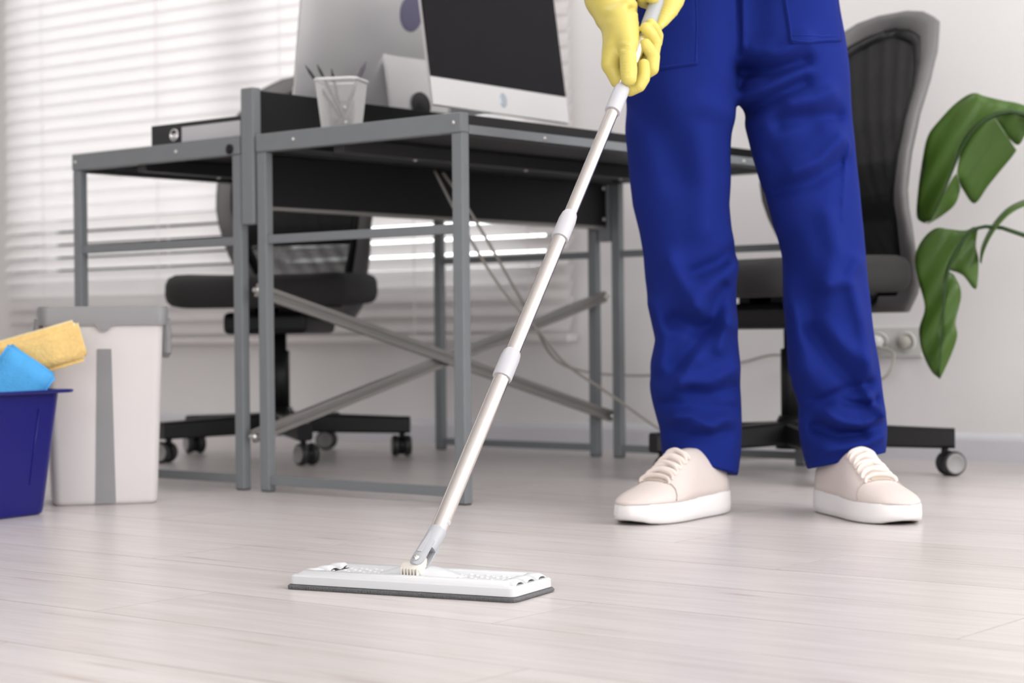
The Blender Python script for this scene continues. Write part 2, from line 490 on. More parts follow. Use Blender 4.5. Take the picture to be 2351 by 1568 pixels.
for row in range(-9, 20):
    n0 = 1.662 + row * PW
    j = known.get(row, -1.3 + ((row * 0.437) % 1.0) * PL)
    k0 = math.floor((S_LO - j) / PL); k1 = math.ceil((S_HI - j) / PL)
    for k in range(k0, k1):
        x0 = j + k * PL
        # world middle of the board; keep boards inside the room, single boards only where the camera can see them
        mx, my = x0 + PL / 2, n0 + PW / 2
        wx = mx * math.cos(R(PA)) + my * math.sin(R(PA)); wy = -mx * math.sin(R(PA)) + my * math.cos(R(PA))
        t = (Vector((wx, wy, 0)) - W0).dot(NDIR)
        if t > 0.25: continue
        vis = any(abs((mx + d) * math.cos(R(PA)) + my * math.sin(R(PA))) < 0.34 * max(0.01, (-(mx + d) * math.sin(R(PA)) + my * math.cos(R(PA)))) + 0.25 for d in (-0.6, -0.3, 0, 0.3, 0.6)) and wy > 0.9
        if vis:
            o = link_mesh('plank', board_mesh(PL), None, floor)
            o.location = (x0, n0, 0)
        else:
            add_box(rest, (x0 + PL / 2, n0 + PW / 2, -0.004), (PL - 0.0008, PW - 0.0008, 0.008), 0)
tag(from_bm('plank_field', rest, M['plank'], floor), kind='stuff')

# window wall with an opening; local x along the wall, y outward
WIN_L, WIN_R, WIN_B, WIN_T = -2.54, -0.19, 0.46, 2.30
wall = thing('wall_back', None, None, W0, -R(ROOM_A), kind='structure')
def slab(bm, x0, x1, z0, z1):
    add_box(bm, ((x0 + x1) / 2, 0.1, (z0 + z1) / 2), (x1 - x0, 0.2, z1 - z0), 0)
bm = bmesh.new()
slab(bm, S_LEFT, WIN_L, 0, CEIL); slab(bm, WIN_R, S_RIGHT, 0, CEIL); slab(bm, WIN_L, WIN_R, 0, WIN_B); slab(bm, WIN_L, WIN_R, WIN_T, CEIL)
from_bm('wall_panel', bm, M['wall'], wall)
def plain_wall(name, p, q):
    """thin wall between two room points, outside face away from the room"""
    p = Vector(p); q = Vector(q); d = q - p; L = d.length
    o = box(name, (0, 0, CEIL / 2), (L, 0.12, CEIL), M['wall'], None, 0)
    o.location = (p + q) / 2; o.rotation_euler = (0, 0, math.atan2(d.y, d.x))
    return tag(o, kind='structure')
plain_wall('wall_left', room(S_LEFT - 0.06, 0.2, 0), room(S_LEFT - 0.06, T_FRONT, 0))
plain_wall('wall_front', room(S_LEFT, T_FRONT - 0.06, 0), room(S_RIGHT, T_FRONT - 0.06, 0))
# solid right wall; the framed glowing panel before it is added lighting
rw = thing('wall_right', None, None, room(S_RIGHT, 0, 0), -R(ROOM_A), kind='structure')
bm = bmesh.new()
for y0, y1, z0, z1 in ((T_FRONT, 0.2, 0, CEIL),):
    add_box(bm, (0.1, (y0 + y1) / 2, (z0 + z1) / 2), (0.2, y1 - y0, z1 - z0), 0)
from_bm('wall_panel', bm, M['wall'], rw)
wf = thing('light_panel_right', None, None, room(S_RIGHT, -1.8, 0), -R(ROOM_A), kind='structure')
bm = bmesh.new()
for c, s in (((-0.03, 0, 0.645), (0.06, 2.7, 0.05)), ((-0.03, 0, 2.595), (0.06, 2.7, 0.05)), ((-0.03, -1.325, 1.62), (0.06, 0.05, 1.9)), ((-0.03, 1.325, 1.62), (0.06, 0.05, 1.9))):
    add_box(bm, c, s, 0.004)
from_bm('pane_frame', bm, M['frame_white'], wf)
box('pane', (-0.012, 0, 1.62), (0.012, 2.62, 1.92), M['glow_pane'], wf, 0)
w3 = thing('light_panel_front', None, None, room(2.9, T_FRONT, 0), -R(ROOM_A), kind='structure')  # unseen glowing panel added with the frontal fill light
bm = bmesh.new()
for c, s_ in (((0, 0.03, 0.325), (3.75, 0.06, 0.05)), ((0, 0.03, 2.375), (3.75, 0.06, 0.05)), ((-1.85, 0.03, 1.35), (0.05, 0.06, 2.0)), ((1.85, 0.03, 1.35), (0.05, 0.06, 2.0))):
    add_box(bm, c, s_, 0.004)
from_bm('pane_frame', bm, M['frame_white'], w3)
box('pane', (0, 0.012, 1.35), (3.65, 0.012, 2.0), M['glow_pane'], w3, 0)
# ceiling and unseen light panels added for overhead fill
cl = box('ceiling', (0, 0, 0), (S_RIGHT - S_LEFT, -T_FRONT + 0.2, 0.1), M['ceiling'], None, 0)
cl.location = room((S_RIGHT + S_LEFT) / 2, (T_FRONT + 0.2) / 2, CEIL + 0.05); cl.rotation_euler = (0, 0, -R(ROOM_A))
tag(cl, kind='structure')
for i, (s_, t_) in enumerate(((0.0, -1.3), (2.2, -1.3), (1.5, -4.6))):
    lp = thing('ceiling_fill_panel', ('added square white ceiling light panel nearest the window blind', 'added square white ceiling light panel towards the right-hand wall', 'added square white ceiling light panel farthest from the window blind')[i], 'lamp', room(s_, t_, CEIL), -R(ROOM_A), group='added ceiling light panels')
    bm = bmesh.new()
    for c, s in (((0, 0.62, -0.02), (1.28, 0.04, 0.04)), ((0, -0.62, -0.02), (1.28, 0.04, 0.04)), ((0.62, 0, -0.02), (0.04, 1.2, 0.04)), ((-0.62, 0, -0.02), (0.04, 1.2, 0.04))):
        add_box(bm, c, s, 0.003)
    from_bm('fill_panel_frame', bm, M['fill_panel'], lp)
    box('diffuser', (0, 0, -0.012), (1.2, 1.2, 0.01), M['fill_glow'], lp, 0)

# baseboard along the window wall
bb = thing('baseboard_back', None, None, W0, -R(ROOM_A), kind='structure')
prof = [(0, 0), (-0.014, 0), (-0.014, 0.052), (-0.011, 0.060), (-0.004, 0.068), (0, 0.070)]
bm = bmesh.new()
for x in (S_LEFT, S_RIGHT):
    vs = [bm.verts.new((x, y, z)) for y, z in prof]
    bm.faces.new(vs)
bm.verts.ensure_lookup_table()
n = len(prof)
for k in range(n):
    bm.faces.new((bm.verts[k], bm.verts[(k + 1) % n], bm.verts[n + (k + 1) % n], bm.verts[n + k]))
from_bm('skirting', bm, M['trim'], bb)

# the window itself
win = thing('window_1', None, None, W0, -R(ROOM_A), kind='structure')
cx = (WIN_L + WIN_R) / 2; ww = WIN_R - WIN_L; hh = WIN_T - WIN_B; cz = (WIN_T + WIN_B) / 2
for c, s in (((cx, 0.12, WIN_B + 0.03), (ww, 0.06, 0.06)), ((cx, 0.12, WIN_T - 0.03), (ww, 0.06, 0.06)), ((WIN_L + 0.03, 0.12, cz), (0.06, 0.06, hh)), ((WIN_R - 0.03, 0.12, cz), (0.06, 0.06, hh)), ((cx, 0.12, cz), (0.09, 0.06, hh))):
    box('pane_frame', c, s, M['frame_white'], win, 0.004)
for sgn in (-1, 1):
    box('pane', (cx + sgn * ww / 4, 0.125, cz), (ww / 2 - 0.10, 0.006, hh - 0.10), M['glass'], win, 0)
box('window_sill', (cx, 0.03, WIN_B - 0.015), (ww, 0.12, 0.03), M['frame_white'], win, 0.004)

# venetian blind in front of it
BL, BR, BZ = -2.52, -0.066, 0.308
blind = thing('window_blind', 'wide white venetian blind hanging in front of the window', 'blind', room(0, -0.05, 0), -R(ROOM_A))
PITCHB, SW = 0.0445, 0.058
def slat_mesh(tilt):
    """one thin curved strip; its upper edge leans to the window"""
    v = []; f = []; nw = 9
    ca, sa = math.cos(R(tilt)), math.sin(R(tilt))
    for x in (BL, BR):
        for k in range(nw):
            u = (k / (nw - 1) - 0.5) * SW
            crown = 0.0048 * (1 - (2 * k / (nw - 1) - 1) ** 2)
            v.append((x, u * ca - crown * sa, u * sa + crown * ca * 0.25))
    for k in range(nw - 1):
        f.append((k, nw + k, nw + k + 1, k + 1))
    me = bpy.data.meshes.new('slat'); me.from_pydata(v, [], f); me.update()
    me.materials.append(M['slat'])
    me.polygons.foreach_set('use_smooth', [True] * len(me.polygons))
    return me
sm = {}
z = BZ + 0.05
while z < 2.38:
    tl = 72 if z > 0.86 else (66 if z > 0.72 else (43 if z > 0.50 else 62))
    if tl not in sm: sm[tl] = slat_mesh(tl)
    o = link_mesh('slat', sm[tl], None, blind); o.location = (0, 0, z)
    z += PITCHB
box2('head_rail', (BL, -0.03, 2.40), (BR, 0.03, 2.45), M['slat'], blind, 0.003)
box2('bottom_rail', (BL, -0.025, BZ - 0.008), (BR, 0.025, BZ + 0.012), M['slat'], blind, 0.004)
for x in (-2.30, -1.72, -1.16, -0.62, -0.20):
    for dy in (-0.024, 0.024):
        box2('ladder_cord', (x - 0.0013, dy - 0.0006, BZ), (x + 0.0013, dy + 0.0006, 2.41), M['cord'], blind, 0)

# wall socket strip
so = thing('wall_socket', 'pale double wall socket on the white wall behind the plant leaf', 'socket', room(0.89, 0, 0.294), -R(ROOM_A))
box('socket_plate', (0, -0.006, 0), (0.158, 0.012, 0.078), M['socket'], so, 0.004)
for sx in (-0.037, 0.037):
    lathe('socket_ring', [(0.024, 0), (0.026, 0.004), (0.022, 0.006), (0.020, 0.003), (0.0, 0.003)], M['socket'], so, 24, (sx, -0.012, 0), (0, -1, 0))
lathe('plug', [(0.017, 0), (0.018, 0.018), (0.014, 0.030), (0.0, 0.031)], M['socket'], so, 24, (-0.037, -0.014, 0), (0, -1, 0))
lathe('plug', [(0.017, 0), (0.018, 0.018), (0.014, 0.030), (0.0, 0.031)], M['cable'], so, 24, (0.037, -0.014, 0), (0, -1, 0))

# ================================================================== DESKS
DTH, DW, DL, DG, DH = 0.69677, 0.575, 1.256, 0.05, 0.75
DA = Vector((-0.53255, 3.96051, 0))
DU = Vector((math.cos(DTH), -math.sin(DTH), 0)); DV = Vector((math.sin(DTH), math.cos(DTH), 0))
def desk_pt(u, v, z):
    return DA + DU * u + DV * v + Vector((0, 0, z))
LU, LV = 0.027, 0.021
def screw_head(parent, p, axis, r=0.005, name='screw'):
    return lathe(name, [(r, 0), (r, 0.0015), (r * 0.7, 0.0035), (0, 0.004)], M['screw'], parent, 12, p, axis)
def make_desk(label, u0, inner_left):
    d = thing('office_desk', label, 'desk', desk_pt(u0, 0, 0), -DTH, group='black and grey office desks')
    for uu in (0, DW - LU):
        for vv in (0, DL - LV):
            box2('leg', (uu, vv, 0.002), (uu + LU, vv + LV, DH - 0.038), M['steel_grey'], d, 0.0025)
            box2('leg_cap', (uu + 0.002, vv + 0.002, 0), (uu + LU - 0.002, vv + LV - 0.002, 0.006), M['black_plastic'], d, 0)
    for vv, e in ((0, -0.0025), (DL - LV, 0)):
        box2('end_rail', (0, vv + e, DH - 0.038), (DW, vv + LV + (0 if e else 0.0025), DH), M['steel_grey'], d, 0.0025)
        box2('stretcher', (LU, vv + 0.004, 0.520), (DW - LU, vv + LV - 0.004, 0.538), M['steel_grey'], d, 0.0015)
        box2('foot_rail', (LU, vv + 0.004, 0.014), (DW - LU, vv + LV - 0.004, 0.033), M['steel_grey'], d, 0.0015)
    for uu in (0.0, DW - 0.012):
        box2('side_rail', (uu, LV, DH - 0.042), (uu + 0.012, DL - LV, DH - 0.0225), M['steel_grey'], d, 0.001)
        box2('side_rail_lip', (uu if uu == 0 else uu - 0.020, LV, DH - 0.042), (uu + 0.032 if uu == 0 else uu + 0.012, DL - LV, DH - 0.0395), M['dark_steel'], d, 0)
    box2('cross_bar', (DW * 0.36, LV, DH - 0.052), (DW * 0.36 + 0.03, DL - LV, DH - 0.0225), M['dark_steel'], d, 0.002)
    box2('desk_top', (0.001, LV * 0.5, DH - 0.0225), (DW - 0.001, DL - LV * 0.5, DH - 0.0035), M['black_board'], d, 0.0015)
    for uu in ((0.115, DW - 0.018) if inner_left else (0.014, 0.37)):
        screw_head(d, (uu, -0.0025, DH - 0.019), (0, -1, 0), 0.0042)
    for vv in (0.25, 0.62, 0.98):
        screw_head(d, (DW * 0.36 + 0.015, vv, DH - 0.052), (0, 0, -1))
        screw_head(d, (DW + 0.0, vv, DH - 0.033), (1, 0, 0), 0.004)
    return d
desk1 = make_desk('grey steel desk with black top carrying the dark screened computer', 0.0, True)
desk2 = make_desk('grey steel desk with black top carrying the black binder', -DG - DW, False)
# black plastic cap on the near end rail of the binder desk
lathe('cable_cap', [(0.011, 0), (0.011, 0.003), (0.008, 0.005), (0, 0.005)], M['black_plastic'], desk2, 20, (DW - 0.030, -0.0025, DH - 0.026), (0, -1, 0))
# crossed braces between the two desks, bolted to the first desk's inner legs
def brace(z0, z1, du):
    a = Vector((du, 0.010, z0)); b = Vector((du, DL - 0.010, z1))
    d = (b - a).normalized(); up = d.cross(Vector((1, 0, 0))).normalized()
    v = []; f = []
    prof = [(-0.006, -0.014), (0.006, -0.014), (0.006, -0.004), (0.003, -0.002), (0.003, 0.002), (0.006, 0.004), (0.006, 0.014), (-0.006, 0.014)]
    for p in (a, b):
        for x, y in prof: v.append(p + Vector((x, 0, 0)) + up * y)
    m_ = len(prof)
    for k in range(m_): f.append((k, (k + 1) % m_, m_ + (k + 1) % m_, m_ + k))
    f.append(tuple(range(m_))[::-1]); f.append(tuple(m_ + k for k in range(m_)))
    o = from_py('cross_brace', v, f, M['steel_brace'], desk1, False)
    for p in (a, b):
        lathe('bolt', [(0.0055, -0.012), (0.0055, 0.010), (0.0035, 0.012), (0, 0.012)], M['screw'], desk1, 12, p, (-1, 0, 0))
brace(0.424, 0.107, -0.013)
brace(0.114, 0.42, -0.030)

# divider between the desks
div = thing('desk_divider', 'black divider panel on grey posts between the two desks', 'divider', desk_pt(-DG / 2, 0, 0), -DTH)
box2('panel', (-0.009, 0.012, 0.600), (0.009, DL - 0.012, 0.846), M['black_board'], div, 0.002)
box2('panel_edge', (-0.011, 0.012, 0.594), (0.011, DL - 0.012, 0.602), M['steel_brace'], div, 0.001)
for vv in (-0.004, DL - 0.020):
    box2('post', (-0.019, vv, 0.562), (0.019, vv + 0.024, 0.850), M['steel_grey'], div, 0.003)
for vv in (0.03, DL - 0.03):
    for zz in (0.70, 0.62):
        screw_head(div, (0.009, vv, zz), (1, 0, 0))

# ================================================================== COMPUTERS
def make_monitor(name_label, near_bottom, wdir, w, emblem, tilt, scale_h=0.80):
    """near_bottom: lower corner nearest the camera; wdir: along the width; screen faces wdir rotated -90"""
    wd = Vector(wdir).normalized(); h = w * scale_h * 0.80
    cen = Vector(near_bottom) + wd * (w / 2)
    return wd, cen, h
def monitor(label, near_bottom, wdir, w, face_sign, tilt=8.0):
    """all-in-one computer: local x along width, local -y is the screen side, z up from the desk"""
    wd = Vector(wdir).normalized()
    zdesk = DH - 0.0035
    cen = Vector(near_bottom) + wd * (w / 2)
    ang = math.atan2(wd.y, wd.x)
    if face_sign < 0: ang += math.pi
    o = thing('desktop_computer', label, 'computer', (cen.x, cen.y, zdesk), ang, group='silver all-in-one computers')
    zb = near_bottom[2] - zdesk
    hgt = w * 0.80
    T = Matrix.Translation((0, 0, zb)) @ Matrix.Rotation(R(-tilt), 4, 'X')
    def xf(p): return T @ Vector(p)
    # back shell: bulging lens over a thin edge
    nx, nz = 28, 22
    v = []; f = []
    for side in (0, 1):
        for j in range(nz + 1):
            for i in range(nx + 1):
                x = (i / nx - 0.5) * w; zz = j / nz * hgt
                ex = 1 - abs(2 * i / nx - 1) ** 3.0; ez = 1 - abs(2 * j / nz - 1) ** 2.6
                y = 0.0 if side == 0 else 0.006 + 0.050 * (ex * ez) ** 0.9
                v.append(xf((x, y, zz)))
    def vid(s, i, j): return s * (nx + 1) * (nz + 1) + j * (nx + 1) + i
    for j in range(nz):
        for i in range(nx):
            f.append((vid(0, i, j), vid(0, i + 1, j), vid(0, i + 1, j + 1), vid(0, i, j + 1)))
            f.append((vid(1, i, j), vid(1, i, j + 1), vid(1, i + 1, j + 1), vid(1, i + 1, j)))
    for i in range(nx):
        for j in (0, nz): f.append((vid(0, i, j), vid(1, i, j), vid(1, i + 1, j), vid(0, i + 1, j)))
    for j in range(nz):
        for i in (0, nx): f.append((vid(0, i, j), vid(0, i, j + 1), vid(1, i, j + 1), vid(1, i, j)))
    sh = auto_smooth(from_py('back_shell', v, f, M['alu'], o, True), 40)
    chin = w * 0.125
    bm = bmesh.new(); add_box(bm, (0, -0.0015, chin + (hgt - chin) / 2), (w - 0.002, 0.003, hgt - chin - 0.001), 0.0008); bmesh.ops.transform(bm, matrix=T, verts=bm.verts)
    sc_ = from_bm('screen', bm, M['screen'], o)
    bm = bmesh.new(); add_box(bm, (0, -0.0012, chin / 2), (w, 0.0026, chin), 0.0008); bmesh.ops.transform(bm, matrix=T, verts=bm.verts)
    ch = from_bm('chin', bm, M['alu'], o)
    nrm = (T.to_3x3() @ Vector((0, -1, 0)))
    def emblem(pos, axis, rx, rz, m_, par, nm):
        ax = (T.to_3x3() @ Vector(axis)).normalized(); c = xf(pos)
        rings = []
        for off, k in ((0, 1.0), (0.0012, 1.0), (0.0018, 0.9), (0.0018, 0.01)):
            rings.append([c + ax * off + T.to_3x3() @ Vector((math.cos(a) * rx * k, 0, math.sin(a) * rz * k)) for a in [2 * math.pi * q / 28 for q in range(28)]])
        return loft(nm, rings, m_, par, False)
    emblem((0, -0.0025, chin * 0.52), (0, -1, 0), 0.013, 0.0165, M['emblem_pale'], ch, 'emblem')
    emblem((0.020, 0.0562, hgt * 0.555), (0, 1, 0), 0.036, 0.043, M['alu_dark'], sh, 'emblem')
    # stand: bent plate from the back down to the desk
    sw = w * 0.30
    zt = zb + hgt * 0.36
    path = [(0.050, zt), (0.070, zt - 0.004), (0.084, zt - 0.05), (0.096, zt - 0.12), (0.106, 0.03), (0.103, 0.012), (0.09, 0.006), (0.0, 0.005), (-0.075, 0.004)]
    path = [(y, max(zz, 0.004)) for y, zz in path]
    v = []; f = []
    th = 0.0045
    for side in (-1, 1):
        for k, (y, zz) in enumerate(path):
            p0 = Vector((0, *path[max(k - 1, 0)])); p1 = Vector((0, *path[min(k + 1, len(path) - 1)]))
            t = (p1 - p0).normalized(); nn = Vector((0, -t.z, t.y))
            for sx in (-sw / 2, sw / 2):
                q = Vector((sx, y, zz)) + nn * (side * th)
                q.z = max(q.z, 0.0)
                v.append(q)
    n_ = len(path)
    for k in range(n_ - 1):
        a = 2 * k
        f.append((a, a + 1, a + 3, a + 2)); b = 2 * n_ + 2 * k
        f.append((b, b + 2, b + 3, b + 1))
        f.append((a, a + 2, b + 2, b)); f.append((a + 1, b + 1, b + 3, a + 3))
    f.append((0, 2 * n_, 2 * n_ + 1, 1)); e = 2 * (n_ - 1); f.append((e, e + 1, 2 * n_ + e + 1, 2 * n_ + e))
    bm = bmesh.new(); me = bpy.data.meshes.new('t'); me.from_pydata(v, [], f); bm.from_mesh(me); bpy.data.meshes.remove(me)
    st = auto_smooth(from_bm('stand', bm, M['alu'], o), 50)
    # cable hole in the stand
    zh = 0.153; yh = 0.1045
    lathe('cable_hole', [(0.030, 0), (0.030, 0.0035), (0.0, 0.0036)], M['hole'], st, 28, (0, yh - 0.002, zh - 0.03), (0, 1, 0.12))
    return o
mon1 = monitor('silver all-in-one computer with its dark screen towards the room', (-0.164, 4.045, 0.819), (0.605, 0.796, 0), 0.50, 1)
mon2 = monitor('silver all-in-one computer seen from behind with a round emblem', (-0.500, 4.305, 0.815), (0.68, 0.733, 0), 0.63, -1)

# small things on the desks
def on_desk(u, v): return desk_pt(u, v, DH - 0.0035)
bp_ = on_desk(-0.378, 0.030)
bd = thing('ring_binder', 'black lever arch binder lying flat with a white spine label', 'binder', bp_, -DTH)
BT, BLn, BD = 0.052, 0.318, 0.28
box2('cover', (0, 0.002, 0.0), (BLn, BD, 0.003), M['binder'], bd, 0.001)
box2('cover', (0, 0.002, BT - 0.003), (BLn, BD, BT), M['binder'], bd, 0.001)
box2('spine', (0, 0.0, 0.0), (BLn, 0.0035, BT), M['binder'], bd, 0.0012)
box2('paper_block', (0.008, 0.03, 0.004), (BLn - 0.008, BD - 0.006, BT - 0.006), M['paper_label'], bd, 0.001)
box2('spine_label', (0.105, -0.0008, 0.009), (0.296, 0.0006, BT - 0.010), M['paper_label'], bd, 0)
ring = []
for k in range(25):
    a = 2 * math.pi * k / 24
    ring.append((0.080 + 0.0125 * math.cos(a), -0.0012, BT / 2 + 0.0125 * math.sin(a)))
tube('finger_ring', ring, 0.0022, M['chrome'], bd, 8)
lathe('ring_hole', [(0.0115, 0), (0.0115, 0.0009), (0, 0.001)], M['chrome'], bd, 20, (0.080, -0.0002, BT / 2), (0, -1, 0.25))

# wire pencil cup
cup_p = desk_pt(0.165, 0.088, DH - 0.0035)
cup = thing('pencil_cup', 'white wire mesh pencil cup on the desk edge', 'cup', cup_p, R(-14))
CH = 0.112
def cup_ring(zz, k=1.0, n=10):
    w_ = 0.070 + 0.022 * zz / CH
    return [Vector((x * k, y * k, zz)) for x, y in rrect(w_, w_, 0.016, n)]
base_ring = rrect(0.07, 0.07, 0.016, 7)
v = []; f = []
per = 96
def perim(zz):
    P = cup_ring(zz, 1.0, 8)
    P = P + [P[0]]
    ln = [0]
    for a, b in zip(P, P[1:]): ln.append(ln[-1] + (b - a).length)
    out = []; j = 0
    for k in range(per):
        s_ = ln[-1] * k / per
        while ln[j + 1] < s_: j += 1
        t = (s_ - ln[j]) / max(ln[j + 1] - ln[j], 1e-6)
        out.append(P[j].lerp(P[j + 1], t))
    return out
NR = 36
for j in range(NR + 1): v += perim(0.002 + (CH - 0.006) * j / NR)
for j in range(NR):
    for k in range(per):
        a = j * per + k; b = j * per + (k + 1) % per
        f.append((a, b, b + per, a + per))
me = bpy.data.meshes.new('wire_mesh'); me.from_pydata(v, [], f); me.update()
wm = link_mesh('wire_mesh', me, M['white_wire'], cup)
md = wm.modifiers.new('wire', 'WIREFRAME'); md.thickness = 0.0013; md.use_even_offset = False; md.use_boundary = True
rim = perim(CH - 0.004); rim2 = rim + [rim[0]]
tube('rim', rim2, 0.0036, M['white_wire'], cup, 8)
loft('cup_base', [[Vector((p.x, p.y, 0.0)) for p in perim(0)], [Vector((p.x, p.y, 0.004)) for p in perim(0)]], M['white_wire'], cup, False)
for x_ in (0.034,):
    for zz in (0.018, 0.048):
        lathe('rivet', [(0.0035, 0), (0.003, 0.002), (0, 0.0025)], M['white_wire'], cup, 10, (x_ - 0.012, -0.037 - 0.010 * zz / CH, zz), (0.1, -1, 0))
def stick(name, label, tip, foot, m_, r=0.0034):
    tip = Vector(tip); foot = Vector(foot)
    d = (tip - foot).normalized(); L = (tip - foot).length
    o = lathe(name, [(r, 0), (r, L - 0.016), (r * 0.35, L - 0.002), (r * 0.2, L)], m_, None, 8, (0, 0, 0), d, False)
    o.location = foot
    return tag(o, label, 'pencil', 'pencils in the wire cup')
cz_ = DH - 0.0035 + 0.0045
def cup_floor(dx, dy): return Vector((cup_p.x + dx, cup_p.y + dy, cz_))
stick('pencil', 'black pencil leaning farthest left in the wire cup', at(701, 150, 3.945), cup_floor(0.016, 0.012), M['pencil'])
stick('pencil', 'dark pencil leaning left, second from the left in the wire cup', at(728, 148, 3.965), cup_floor(0.018, -0.006), M['pencil'])
stick('pencil', 'shortest dark pencil standing near the middle of the wire cup', at(761, 158, 3.955), cup_floor(0.004, 0.016), M['pencil'])
stick('pen', 'grey pen leaning right at the right side of the wire cup', at(840, 142, 3.965), cup_floor(-0.012, 0.002), M['pen_grey'], 0.0045)['category'] = 'pen'

# white mouse near the edge under the screen
ms = thing('computer_mouse', 'small white computer mouse near the desk edge under the screen', 'mouse', desk_pt(DW - 0.075, 0.165, DH - 0.0035), -DTH)
rings = []
for j in range(9):
    t = j / 8; y = -0.055 + 0.11 * t
    hgt_ = 0.016 * (1 - abs(2 * t - 1.0) ** 2.5) + 0.003; wd_ = 0.028 * (1 - abs(2 * t - 1) ** 3.5) + 0.004
    rings.append([Vector((math.cos(a) * wd_, y, max(0, math.sin(a)) * hgt_)) for a in [2 * math.pi * q / 20 for q in range(20)]])
loft('mouse_shell', rings, M['mop_white'], ms)

# cables under the desk
def cable(name, label, pts, r=0.0035):
    o = tube(name, smooth_path(pts, 8), r, M['cable'], None, 8)
    return tag(o, label, 'cable', 'grey cables under the desk')
cable('power_cable', 'grey cable sagging under the desk and crossing to the wall socket', [desk_pt(0.03, 0.55, 0.70), at(1083, 492, 4.36), at(1175, 650, 4.55), at(1228, 745, 4.75), at(1262, 810, 4.95), at(1305, 842, 5.08), at(1400, 860, 5.13), at(1560, 858, 5.06), at(1700, 832, 4.99), at(1790, 815, 4.93), at(1900, 850, 4.83), at(2020, 872, 4.72), at(2052, 812, 4.72), room(0.853, -0.05, 0.285)])
cable('power_cable', 'grey cable dropping straight across the desk legs to the floor', [desk_pt(0.05, 0.50, 0.70), at(1075, 540, 4.28), at(1150, 660, 4.40), at(1236, 760, 4.55), at(1300, 836, 4.64), at(1400, 905, 4.68), at(1510, 982, 4.70), at(1600, 1030, 4.70), on_floor(1690, 1052, 0.004), on_floor(1800, 1048, 0.004)])

